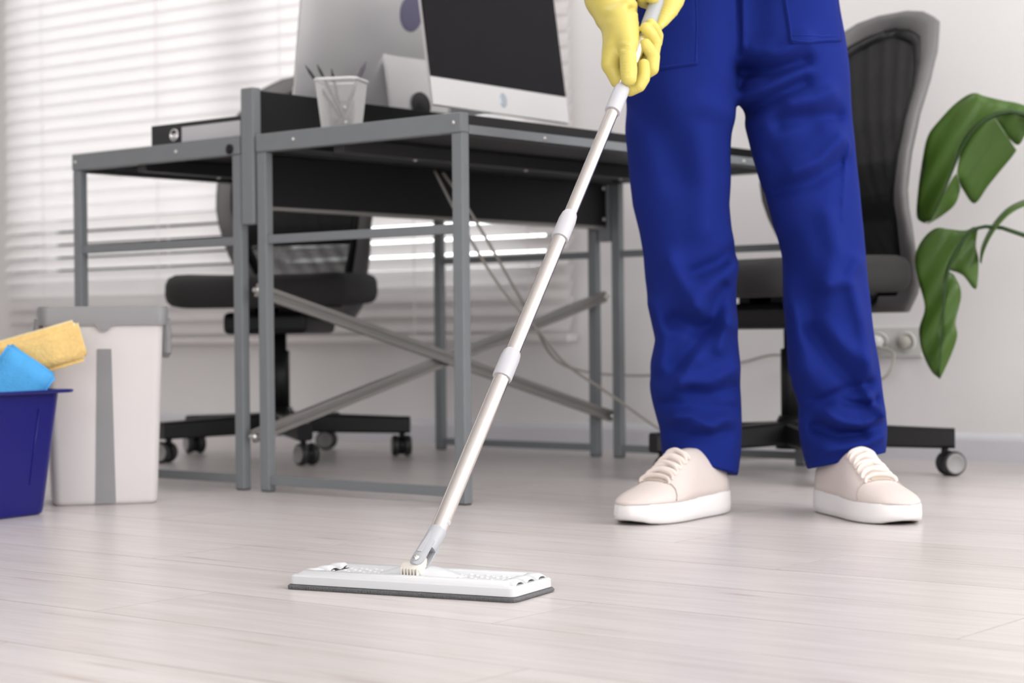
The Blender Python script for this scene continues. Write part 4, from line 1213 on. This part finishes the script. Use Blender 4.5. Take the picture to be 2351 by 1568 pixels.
lathe('pivot_screw', [(0.0048, 0), (0.0048, 0.0012), (0.0026, 0.0014), (0.0024, 0.0026), (0.0008, 0.0028), (0, 0.0018)], M['screw'], fork, 20, jp(0.02, 0, sgn * 0.0112), JY * sgn)
rr = []
for t, hw in ((0.20, 0.0030), (0.24, 0.0034), (0.60, 0.0022), (0.80, 0.0012)):
    rr.append([jp(t, x, sgn * y) for x, y in ((-hw, 0.0110), (hw, 0.0110), (hw, 0.0123), (-hw, 0.0123))])
loft('fork_rib', rr, M['collar'], fork, False)
rr = []
for t, hw in ((-0.24, 0.0085), (-0.05, 0.0080), (0.10, 0.0070), (0.22, 0.0040)):
    rr.append([jp(t, x, y) for x, y in ((-hw, -0.0050), (hw, -0.0050), (hw, 0.0050), (-hw, 0.0050))])
loft('knuckle_tongue', rr, M['mop_cream'], kn, False)

# ================================================================== THE PERSON
person = thing('person', 'person in blue work trousers, yellow gloves and beige sneakers mopping', 'person', (0.47, 3.38, 0), 0)
PP = Vector((0.47, 3.38, 0))
def fit_rows(rows, yc):
    """rows of (py, xl, xr) -> arrays of z, centre x, half width at depth yc(py)"""
    Z = []; CX = []; A = []; YC = []
    for py, xl, xr in rows:
        Y = yc(py)
        l = at(xl, py, Y); r = at(xr, py, Y)
        Z.append((l.z + r.z) / 2); CX.append((l.x + r.x) / 2); A.append((r.x - l.x) / 2); YC.append(Y)
    o = np.argsort(Z)
    return [np.array(q)[o] for q in (Z, CX, A, YC)]
LEG_L = [(-140, 1462, 1700), (0, 1452, 1704), (100, 1440, 1702), (190, 1436, 1694), (230, 1434, 1686), (300, 1435, 1678), (400, 1445, 1677), (470, 1453, 1673), (530, 1468, 1680), (580, 1477, 1690), (640, 1482, 1691), (700, 1490, 1690), (780, 1507, 1693), (830, 1496, 1698), (880, 1493, 1699), (930, 1500, 1701), (980, 1514, 1702), (1040, 1521, 1700), (1110, 1530, 1690)]
LEG_R = [(-140, 1690, 1900), (0, 1690, 1921), (90, 1690, 1936), (150, 1691, 1945), (190, 1693, 1949), (230, 1700, 1951), (280, 1710, 1954), (360, 1729, 1962), (430, 1751, 1970), (490, 1770, 1976), (530, 1780, 1980), (590, 1793, 1985), (650, 1797, 1990), (720, 1803, 1998), (780, 1808, 2007), (850, 1812, 2018), (890, 1821, 2023), (930, 1834, 2028), (975, 1834, 2033), (1010, 1838, 2033), (1060, 1850, 2028), (1110, 1866, 2018)]
zl = fit_rows(LEG_L, lambda y: 3.355 + 0.075 * np.clip((y - 200) / 850, 0, 1))
zr = fit_rows(LEG_R, lambda y: 3.355 + 0.035 * np.clip((y - 200) / 850, 0, 1))
HV = 0.0042
ax = grid_axes((0.17, 3.19, 0.045), (0.73, 3.56, 1.05), HV)
GX, GY, GZ = np.meshgrid(*ax, indexing='ij', sparse=True)
def leg_field(tab, bdep):
    Z, CX, A, YC = tab
    z = GZ
    cx = np.interp(z, Z, CX); a = np.interp(z, Z, A); yc = np.interp(z, Z, YC); b = np.interp(z, *bdep)
    q = ((np.abs(GX - cx) / a) ** 2.25 + (np.abs(GY - yc) / b) ** 2.25) ** (1 / 2.25)
    return (q - 1) * np.minimum(a, b)
bl_ = ([0.05, 0.2, 0.45, 0.6, 0.78, 0.95, 1.2], [0.088, 0.084, 0.083, 0.092, 0.108, 0.118, 0.10])
FL = leg_field(zl, bl_); FR = leg_field(zr, bl_)
F = smin(FL, FR, 0.010).astype(np.float32)
del FL, FR
F = smin(F, sd_chain((GX, GY, GZ), [(Vector((0.403, 3.362, 0.858)), 0.092), (Vector((0.403, 3.362, 1.03)), 0.10)]), 0.02).astype(np.float32)
# image-plane coordinates of each (x, z) column at the front of the cloth, to lay out the folds
px = (1175.5 + (GX / 3.27) * FPX).astype(np.float32)
py = (784 + PITCH * FPX - (GZ - CAM_H) / 3.27 * FPX - (GX / 3.27) * FPX * ROLL * -1).astype(np.float32)
py = py + 0 * px; px = px + 0 * py
fold = np.zeros(py.shape, np.float32)
def crease(pts, amp, w):
    """ridge (+) or valley (-) along a px polyline; amp in mm, w half width in px"""
    global fold
    best = None
    L = 0
    for (x0, y0), (x1, y1) in zip(pts[:-1], pts[1:]):
        dx, dy = x1 - x0, y1 - y0; l2 = dx * dx + dy * dy
        t = np.clip(((px - x0) * dx + (py - y0) * dy) / l2, 0, 1)
        d = (px - x0 - t * dx) ** 2 + (py - y0 - t * dy) ** 2
        best = d if best is None else np.minimum(best, d)
    fold += (amp * 0.0030) * np.exp(-best / (2 * (w * 0.85) ** 2))
for a in (
    # viewer-left leg
    ([(1545, 598), (1575, 650), (1600, 700)], 6, 20), ([(1600, 700), (1650, 735), (1690, 742)], 5, 18), ([(1600, 625), (1660, 600), (1692, 575)], -6, 14),
    ([(1620, 668), (1665, 640), (1692, 610)], 5, 20), ([(1560, 735), (1610, 755), (1640, 748)], -9, 17), ([(1500, 700), (1525, 770), (1520, 840)], 5, 18),
    ([(1560, 840), (1600, 790), (1640, 735), (1670, 660)], -6, 14), ([(1660, 800), (1680, 720)], 4, 14),
    ([(1520, 905), (1560, 880), (1600, 830)], 5, 20), ([(1590, 905), (1640, 912), (1698, 895)], -6, 13), ([(1570, 880), (1640, 876), (1698, 850)], 5, 16),
    ([(1555, 960), (1590, 958), (1640, 985)], 6, 13), ([(1540, 935), (1600, 932), (1695, 945)], -5, 13), ([(1550, 1000), (1610, 1010), (1690, 1000)], -5, 14), ([(1600, 985), (1680, 965)], 4, 14),
    ([(1540, 260), (1600, 240), (1680, 255)], 4, 26), ([(1470, 235), (1520, 290), (1560, 400)], -4, 30), ([(1610, 320), (1630, 420), (1620, 520)], 4, 30),
    # viewer-right leg
    ([(1720, 150), (1770, 165), (1850, 145)], -7, 16), ([(1735, 120), (1790, 128), (1850, 100)], 5, 16), ([(1715, 215), (1760, 205), (1850, 165)], 4, 14),
    ([(1735, 245), (1800, 215), (1850, 190)], -6, 16), ([(1815, 240), (1870, 235), (1910, 215)], 5, 16), ([(1800, 280), (1860, 270), (1930, 265)], -6, 18),
    ([(1825, 395), (1880, 375), (1935, 320)], 5, 15), ([(1800, 430), (1870, 415), (1940, 370)], -5, 18), ([(1790, 350), (1830, 330), (1870, 300)], -4, 20),
    ([(1905, 500), (1925, 580), (1900, 650)], 5, 22), ([(1810, 560), (1850, 640), (1880, 740)], -6, 26), ([(1900, 655), (1950, 640), (1975, 600)], 5, 15),
    ([(1960, 660), (1985, 740), (2000, 860)], 5, 15), ([(1880, 760), (1920, 830), (1975, 885)], -6, 18), ([(1895, 745), (1940, 790), (1990, 830)], 5, 18),
    ([(1985, 880), (2010, 925), (2028, 950)], 6, 11), ([(1890, 930), (1950, 900), (2000, 885)], -7, 14), ([(1885, 940), (1930, 968), (1980, 975), (2028, 955)], 8, 12),
    ([(1890, 985), (1935, 1005), (1985, 1000)], -8, 12), ([(1900, 1035), (1970, 1020), (2030, 1005)], 5, 14), ([(1950, 925), (2000, 935), (2025, 925)], -6, 10),
    ([(1850, 880), (1880, 935), (1885, 990)], -4, 16), ([(1835, 700), (1850, 800), (1858, 880)], 3, 18),
    # seams
    ([(1702, -40), (1703, 40), (1706, 120)], -3, 5), ([(1712, -40), (1713, 60), (1712, 110)], 2, 6),
    ([(1958, 330), (1945, 420), (1938, 500)], 1.6, 4),
): crease(*a)
# soft random rumple, smooth in both axes
rum = np.zeros_like(fold)
rg = np.random.RandomState(4)
for _ in range(26):
    fx, fz, ph = rg.uniform(-60, 60), rg.uniform(12, 60), rg.uniform(0, 6.3)
    rum += np.sin(GX * fx + GZ * fz + ph).astype(np.float32)
fold = fold + rum * 0.00022
front = np.clip((3.40 - GY) / 0.08, 0, 1) * 0.85 + 0.15
F = F - fold * front
# hems: the cloth ends low at the back, higher over the laces
hemL = 0.0840 + (GX - 0.345) * -0.24 - (GY - 3.38) * 0.10
hemR = 0.0940 + (GX - 0.595) * 0.20 - (GY - 3.36) * 0.10
hem = np.where(GX < 0.46, hemL, hemR)
F = np.maximum(F, (hem - GZ))
F = np.maximum(F, GZ - 1.035)
V, Q = surface_nets(F, ax, HV)
trousers = mesh_np('work_trousers', V - np.array(PP), Q, M['overall'], person)
# relax the grid stepping a little
sm_ = trousers.modifiers.new('relax', 'SMOOTH'); sm_.factor = 0.5; sm_.iterations = 2
bvh = BVHTree.FromPolygons([tuple(p) for p in V], [tuple(q) for q in Q])
del F, fold, rum, px, py
def hit_cloth(x, y):
    d = ray(x, y).normalized()
    h_ = bvh.ray_cast(CAMP, d)
    return h_[0], h_[1]
def patch(name, corners, nx, ny, off, thick):
    """cloth patch laid on the trousers inside four px corners (tl, tr, br, bl)"""
    v = []; ok = True
    tl, tr, br, bl2 = [Vector((*c, 0)) for c in corners]
    for j in range(ny + 1):
        for i in range(nx + 1):
            q = tl.lerp(tr, i / nx).lerp(bl2.lerp(br, i / nx), j / ny)
            p, n_ = hit_cloth(q.x, q.y)
            if p is None: p = at(q.x, q.y, 3.36); n_ = Vector((0, -1, 0))
            if n_.y > 0: n_ = -n_
            v.append(p + n_ * off - PP)
    f = [(j * (nx + 1) + i, j * (nx + 1) + i + 1, (j + 1) * (nx + 1) + i + 1, (j + 1) * (nx + 1) + i) for j in range(ny) for i in range(nx)]
    o = from_py(name, v, f, M['overall'], trousers, True)
    s = o.modifiers.new('t', 'SOLIDIFY'); s.thickness = thick; s.offset = 0
    return o
def stitch(parent, pts, r=0.0007, off=0.0018):
    P = []
    for (x0, y0), (x1, y1) in zip(pts[:-1], pts[1:]):
        n_ = max(2, int(math.hypot(x1 - x0, y1 - y0) / 8))
        for k in range(n_):
            q = (x0 + (x1 - x0) * k / n_, y0 + (y1 - y0) * k / n_)
            p, nn = hit_cloth(*q)
            if p is not None:
                if nn.y > 0: nn = -nn
                P.append(p + nn * off - PP)
    if len(P) > 2: tube('stitching', P, r, M['overall_stitch'], parent, 5)
pkl = patch('pocket', ((1470, -60), (1594, -60), (1603, 148), (1478, 166)), 14, 20, 0.0022, 0.0026)
pkr = patch('pocket', ((1790, -60), (1915, -60), (1930, 95), (1815, 101)), 14, 18, 0.0022, 0.0026)
stitch(trousers, [(1596, -60), (1600, 60), (1597, 143), (1500, 157)], off=0.0042)
stitch(trousers, [(1797, -60), (1808, 20), (1820, 96), (1925, 90)], off=0.0042)
stitch(trousers, [(1815, 85), (1926, 82)], off=0.0042)

# ---- gloves: hand pieces are chains of px points (x, y, depth behind the pole axis in mm, radius in mm)
def hp_(x, y, dmm):
    Y = pole_at(min(max(y, -200), 1200)).y
    return at(x, y, Y + dmm * 0.001)
def chain(*pts): return [(hp_(x, y, d), r_ * 0.001) for x, y, d, r_ in pts]
def glove(name, lo_px, hi_px, dlo, dhi, palm, digits, wrinkles, hv=0.0016, kp=0.009, kd=0.004):
    a = hp_(lo_px[0], hi_px[1], dlo); b = hp_(hi_px[0], lo_px[1], dhi)
    lo = (min(a.x, b.x), min(a.y, b.y) - 0.02, min(a.z, b.z)); hi = (max(a.x, b.x), max(a.y, b.y) + 0.02, max(a.z, b.z))
    ax_ = grid_axes(lo, hi, hv)
    G = np.meshgrid(*ax_, indexing='ij', sparse=True)
    Fp = None
    for c in palm:
        s = sd_chain(G, c); Fp = s if Fp is None else smin(Fp, s, kp)
    Fd = None
    for c in digits:
        s = sd_chain(G, c); Fd = s if Fd is None else smin(Fd, s, 0.0012)
    F_ = smin(Fp, Fd, kd) if Fd is not None else Fp
    for (p, axis, amp, lam, reach) in wrinkles:
        t = (G[0] - p.x) * axis.x + (G[1] - p.y) * axis.y + (G[2] - p.z) * axis.z
        d2 = (G[0] - p.x) ** 2 + (G[1] - p.y) ** 2 + (G[2] - p.z) ** 2
        F_ = F_ + amp * np.cos(2 * math.pi * t / lam) * np.exp(-d2 / (2 * reach * reach))
    V_, Q_ = surface_nets(F_.astype(np.float32), ax_, hv)
    o = mesh_np(name, V_ - np.array(PP), Q_, M['rubber'], person)
    s_ = o.modifiers.new('relax', 'SMOOTH'); s_.factor = 0.5; s_.iterations = 2
    return o
# viewer-left hand: thumb points down along the pole, fingers curl round from behind
palm = [chain((1397, -6, 14, 37), (1408, 34, 10, 31), (1423, 62, 0, 27)),
        chain((1360, -130, 40, 43), (1382, -55, 24, 40), (1397, -6, 14, 37)),
        chain((1420, 60, 4, 24), (1404, 118, 8, 15), (1400, 150, 8, 13)),
        chain((1420, 60, 12, 22), (1410, 108, 22, 15), (1406, 128, 24, 13.5)),
        chain((1422, 56, 20, 20), (1416, 92, 32, 14), (1412, 106, 36, 13)),
        chain((1424, 50, 26, 18), (1422, 76, 40, 13), (1420, 86, 44, 12)),
        chain((1426, 50, -6, 27), (1434, 80, -15, 22.5), (1439, 100, -23, 18)),
        chain((1428, 74, -10, 22), (1414, 112, -4, 18), (1408, 138, 4, 14)),
        chain((1438, 2, -16, 13), (1447, 14, -8, 12), (1449, 24, 4, 10))]
digits = [chain((1440, 106, -27, 13.4), (1442.5, 140, -27, 13.2), (1443.5, 165, -24, 13.4), (1443.5, 180, -21, 12.2)),
          chain((1401, 146, 8, 12.5), (1407, 162, 14, 12.5), (1418, 186, 23, 11.5), (1446, 206, 19, 10.5), (1467, 197, 9, 10.2), (1477, 181, 2, 10.2), (1479, 165, -3, 9.6), (1478.5, 148, -8, 8.8)),
          chain((1406, 126, 24, 12), (1440, 180, 32, 11), (1480, 168, 22, 10.8), (1497, 158, 14, 10.8), (1500, 130, 7, 10.6), (1491, 116, 0, 10.2), (1482, 102, -7, 9.6)),
          chain((1412, 104, 36, 11.5), (1455, 150, 38, 11), (1499, 125, 24, 10.6), (1504, 98, 8, 10.4), (1495, 79, -10, 10.2), (1483, 65, -20, 9.6)),
          chain((1420, 86, 44, 11), (1470, 115, 46, 10), (1507, 98, 32, 9.6), (1510, 82, 18, 9.2), (1504, 67, 0, 8.8), (1494, 54, -17, 8.2))]
dn = Vector((0, 0, 1))
wr = [(hp_(1437, 110, -40), dn, 0.0024, 0.015, 0.008), (hp_(1441, 120, -38), dn, 0.0010, 0.0046, 0.006), (hp_(1443, 152, -38), dn, 0.0008, 0.0050, 0.009), (hp_(1443, 168, -37), dn, 0.0007, 0.0046, 0.007),
      (hp_(1462, 206, 8), (hp_(1477, 190, 6) - hp_(1450, 208, 18)).normalized(), 0.0006, 0.0040, 0.007), (hp_(1494, 130, -4), dn, 0.0005, 0.005, 0.008),
      (hp_(1455, 45, -20), dn, 0.0009, 0.006, 0.009), (hp_(1390, 40, -22), Vector((0.3, 0, 1)).normalized(), 0.0008, 0.022, 0.016), (hp_(1442, 24, -22), Vector((-0.45, 0, 1)).normalized(), 0.0060, 0.022, 0.010)]
glove_a = glove('rubber_glove', (1290, -190), (1530, 240), -70, 90, palm, digits, wr)
# viewer-right hand, gripping the handle above
palm2 = [chain((1575, -150, 40, 36), (1560, -80, 26, 32), (1548, -40, 16, 27)),
         chain((1550, -44, 12, 26), (1544, 0, 6, 19), (1537, 22, 4, 15), (1522, 48, 3, 10), (1514, 60, 4, 7)),
         chain((1550, -60, 22, 24), (1535, -90, 30, 18), (1530, -110, 32, 16)),
         chain((1552, -40, 20, 22), (1530, -30, 28, 18), (1520, -24, 30, 15))]
digits2 = [chain((1520, -8, 30, 11), (1492, 8, 24, 10.5), (1477, 4, 8, 10), (1478, -6, -10, 9.6), (1488, -12, -20, 9)),
           chain((1526, -30, 30, 12), (1498, -20, 28, 11), (1484, -22, 8, 11), (1488, -12, -14, 11), (1499, -5, -22, 10.5)),
           chain((1530, -56, 30, 12), (1508, -48, 28, 11.5), (1492, -46, 6, 11), (1498, -40, -16, 11), (1510, -34, -23, 10)),
           chain((1536, -84, 30, 12), (1516, -76, 28, 11.5), (1502, -72, 6, 11), (1508, -66, -16, 11), (1520, -60, -23, 10))]
wr2 = [(hp_(1522, 26, -12), Vector((0.4, 0, 1)).normalized(), 0.0007, 0.005, 0.008), (hp_(1552, 20, 0), dn, 0.0006, 0.006, 0.010)]
glove_b = glove('rubber_glove', (1450, -200), (1640, 90), -60, 90, palm2, digits2, wr2)

# ---- body above the picture: torso, arms, neck and head as one continuous surface
SH_Z = 1.36
hx, hy = 0.455, 3.36
wr_a = glove_a  # forearms start inside the glove cuffs
cufA = hp_(1366, -110, 36); cufB = hp_(1572, -140, 38)
shA = Vector((0.27, 3.38, SH_Z)); shB = Vector((0.66, 3.40, SH_Z))
elA = Vector((0.145, 3.33, 1.08)); elB = Vector((0.700, 3.36, 1.08))
body_ch = [
    [(Vector((hx, hy, 1.02)), 0.09), (Vector((hx, hy + 0.01, 1.12)), 0.118), (Vector((hx + 0.01, hy + 0.02, 1.28)), 0.135)],
    [(Vector((hx - 0.10, hy, 1.04)), 0.085), (Vector((hx - 0.10, hy + 0.02, 1.30)), 0.10)],
    [(Vector((hx + 0.10, hy, 1.04)), 0.085), (Vector((hx + 0.11, hy + 0.02, 1.30)), 0.10)],
    [(shA, 0.062), (Vector((hx + 0.01, hy + 0.03, 1.39)), 0.07), (shB, 0.062)],
    [(Vector((hx + 0.01, hy + 0.03, 1.38)), 0.060), (Vector((hx + 0.01, hy, 1.50)), 0.055)],
    [(Vector((hx + 0.01, hy + 0.005, 1.585)), 0.092), (Vector((hx + 0.01, hy - 0.01, 1.64)), 0.098)],
    [(Vector((hx + 0.01, hy - 0.035, 1.53)), 0.055), (Vector((hx + 0.01, hy - 0.045, 1.50)), 0.038)],
    [(Vector((hx + 0.01, hy - 0.105, 1.60)), 0.012), (Vector((hx + 0.01, hy - 0.118, 1.575)), 0.016)],
    [(shA, 0.056), (elA, 0.044), (cufA, 0.030)],
    [(shB, 0.056), (elB, 0.044), (cufB, 0.030)],
]
def body_field(G, chains, grow=0.0, k=0.03):
    F_ = None
    for c in chains:
        s = sd_chain(G, [(p, r_ + grow) for p, r_ in c]); F_ = s if F_ is None else smin(F_, s, k)
    return F_
axb = grid_axes((0.02, 2.93, 0.80), (0.88, 3.60, 1.78), 0.010)
Gb = np.meshgrid(*axb, indexing='ij', sparse=True)
Vb, Qb = surface_nets(body_field(Gb, body_ch).astype(np.float32), axb, 0.010)
mesh_np('body', Vb - np.array(PP), Qb, M['skin'], person)
axs = grid_axes((0.02, 2.93, 0.98), (0.88, 3.60, 1.46), 0.010)
Gs = np.meshgrid(*axs, indexing='ij', sparse=True)
armA = [(shA, 0.060), (shA.lerp(elA, 0.55), 0.058)]; armB = [(shB, 0.060), (shB.lerp(elB, 0.55), 0.058)]
Fs = body_field(Gs, body_ch[:4] + [armA, armB], 0.010)
Fs = np.maximum(Fs, 1.02 - Gs[2])
Vs, Qs = surface_nets(Fs.astype(np.float32), axs, 0.010)
mesh_np('shirt', Vs - np.array(PP), Qs, M['shirt'], person)
axh = grid_axes((0.33, 3.22, 1.52), (0.60, 3.52, 1.78), 0.008)
Gh = np.meshgrid(*axh, indexing='ij', sparse=True)
Fh = sd_chain(Gh, [(Vector((hx + 0.01, hy + 0.02, 1.60)), 0.098), (Vector((hx + 0.01, hy + 0.002, 1.65)), 0.104)])
Fh = np.maximum(Fh, -(Gh[1] - (hy - 0.06) + (Gh[2] - 1.66) * -0.9))
Vh, Qh = surface_nets(Fh.astype(np.float32), axh, 0.008)
mesh_np('hair', Vh - np.array(PP), Qh, M['hair'], person)
# bib of the work trousers
Fbib = body_field(Gs, body_ch[:3], 0.016)
Fbib = np.maximum(Fbib, np.maximum(1.0 - Gs[2], np.maximum(Gs[2] - 1.27, Gs[1] - (hy - 0.02))))
Fbib = np.maximum(Fbib, np.abs(Gs[0] - hx) - 0.13)
Vq, Qq = surface_nets(Fbib.astype(np.float32), axs, 0.010)
mesh_np('bib', Vq - np.array(PP), Qq, M['overall'], trousers)

# ---- sneakers
SOLE_W = [(0.0, 0.018), (0.008, 0.030), (0.03, 0.0375), (0.06, 0.0395), (0.10, 0.0385), (0.14, 0.041), (0.18, 0.0480), (0.21, 0.0510), (0.24, 0.0480), (0.265, 0.0385), (0.28, 0.0260), (0.288, 0.010)]
TOPZ = [(0.0, 0.085), (0.02, 0.104), (0.06, 0.112), (0.11, 0.116), (0.145, 0.113), (0.165, 0.101), (0.19, 0.083), (0.215, 0.067), (0.24, 0.058), (0.262, 0.051), (0.278, 0.042), (0.288, 0.037)]
def sneaker(label_side, toe, dir_, bend):
    d = Vector((*dir_, 0)).normalized()
    heel = Vector((*toe, 0)) - d * (0.288 * 1.05)
    rz = math.atan2(-d.x, d.y)
    sn = bpy.data.objects.new('sneaker', None); COL.objects.link(sn)
    sn.parent = person; sn.location = heel - PP; sn.rotation_euler = (0, 0, rz); sn.scale = (1.05, 1.05, 1.05)
    ys_ = [0.0, 0.004, 0.012, 0.03, 0.06, 0.10, 0.14, 0.18, 0.21, 0.24, 0.258, 0.270, 0.280, 0.288]
    def cx_(y): return bend * 0.012 * math.sin(math.pi * y / 0.288)
    def lift(y): return 0.007 * max(0, (y - 0.235) / 0.053) ** 2 + 0.004 * max(0, (0.05 - y) / 0.05) ** 2
    # outline loop for sole
    def outl(ex, zf):
        ys2 = np.linspace(0, 1, 22); ys2 = 0.288 * (0.5 - 0.5 * np.cos(math.pi * ys2))
        Lp = [Vector((cx_(y) - max(interp(SOLE_W, y) + ex, 0.004), y + (ex if y > 0.2 else -ex) * (1 if (y > 0.27 or y < 0.01) else 0), zf(y))) for y in ys2]
        Rp = [Vector((cx_(y) + max(interp(SOLE_W, y) + ex, 0.004), y + (ex if y > 0.2 else -ex) * (1 if (y > 0.27 or y < 0.01) else 0), zf(y))) for y in reversed(ys2)]
        return Lp + Rp
    topz = lambda y: 0.037 + 0.003 * math.cos(math.pi * y / 0.288) 
    rings = [outl(-0.006, lambda y: lift(y) + 0.001), outl(-0.001, lambda y: lift(y) + 0.004), outl(0.0, lambda y: 0.014 + lift(y) * 0.6), outl(-0.001, lambda y: topz(y) - 0.003), outl(-0.003, topz), outl(-0.012, lambda y: topz(y) - 0.001)]
    auto_smooth(loft('sole', rings, M['sole'], sn, True), 60)
    rings = [outl(-0.010, lambda y: lift(y)), outl(-0.006, lambda y: lift(y) + 0.0012)]
    loft('outsole', rings, M['outsole'], sn, False)
    # upper: domed sections
    def sect(y, grow=0.0, top=None, nk=25):
        w_ = max(interp(SOLE_W, y) - 0.0025, 0.006) + grow
        zt = (interp(TOPZ, y) if top is None else top) + grow; zb = 0.034
        lean = 0.6 + 0.4 * min(1, max(0, (y - 0.16) / 0.08))
        P = []
        for k in range(nk):
            a = math.pi * k / (nk - 1)
            c, s_ = math.cos(a), math.sin(a)
            ex = 0.62 if y < 0.16 else 0.75
            narrow = 1 - (0.36 - 0.20 * min(1, max(0, (y - 0.15) / 0.1))) * max(s_, 0) ** 1.6
            P.append(Vector((cx_(y) + w_ * math.copysign(abs(c) ** ex, c) * narrow, y, zb + (zt - zb) * max(s_, 0) ** 0.78)))
        return P
    yy = [0.001, 0.006, 0.014, 0.03, 0.05, 0.08, 0.11, 0.14, 0.155, 0.17, 0.185, 0.20, 0.215, 0.23, 0.245, 0.258, 0.268, 0.277, 0.284, 0.287]
    rings = [sect(y) + [Vector((cx_(y), y, 0.032))] for y in yy]
    up = loft('upper', rings, M['suede'], sn, True)
    # vamp seam, heel seam, eyestay edges
    def on_upper(y, a, off=0.0006):
        P = sect(y, off, None, 61); k = min(60, max(0, int(round(a / 180 * 60))))
        return P[k]
    for sg in (0, 1):
        A_ = lambda a: a if sg == 0 else 180 - a
        tube('seam', [on_upper(y, A_(a)) for y, a in ((0.214, 66), (0.211, 56), (0.209, 45), (0.210, 30), (0.214, 15), (0.218, 3))], 0.0010, M['seam'], sn, 6)
        tube('seam', [on_upper(y, A_(a)) for y, a in ((0.010, 70), (0.016, 45), (0.024, 25), (0.030, 5))], 0.0008, M['seam'], sn, 6)
    # tongue slot at the foot of the lacing
    v = []; f = []
    for y in (0.2145, 0.208, 0.198):
        for a in (70, 80, 90, 100, 110): v.append(on_upper(y, a, 0.0012))
    for i in range(2):
        for k in range(4): c = i * 5 + k; f.append((c, c + 1, c + 6, c + 5))
    from_py('tongue_gap', v, f, M['shoe_in'], sn, True)
    # laces
    rows = (0.208, 0.194, 0.180, 0.166, 0.152)
    for i, y in enumerate(rows):
        pts = [on_upper(y + dy, a, h_) for a, h_, dy in ((54, -0.001, 0.002), (58, 0.0026, 0.001), (70, 0.0044, 0), (90, 0.0050, 0), (110, 0.0044, 0), (122, 0.0026, 0.001), (126, -0.001, 0.002))]
        if i > 0:
            pts = [on_upper(y + 0.006 * (1 - 2 * k / 6) * (1 if i % 2 else -1), a, h_) for k, (a, h_) in enumerate(((54, -0.001), (58, 0.0026), (70, 0.0048), (90, 0.0058), (110, 0.0048), (122, 0.0026), (126, -0.001)))]
        tube('lace', smooth_path(pts, 4), 0.0036, M['lace'], sn, 8, flat=(1.25, 0.62))
        if i > 0:
            pts = [on_upper(y - 0.006 * (1 - 2 * k / 6) * (1 if i % 2 else -1), a, h_) for k, (a, h_) in enumerate(((54, -0.001), (58, 0.0022), (70, 0.0032), (90, 0.0030), (110, 0.0032), (122, 0.0022), (126, -0.001)))]
            tube('lace', smooth_path(pts, 4), 0.0034, M['lace'], sn, 8, flat=(1.25, 0.62))
    return sn
sneaker('a', (0.186, 3.196), (-0.62, -0.785), -1)
sneaker('b', (0.662, 3.148), (0.30, -0.954), 1)
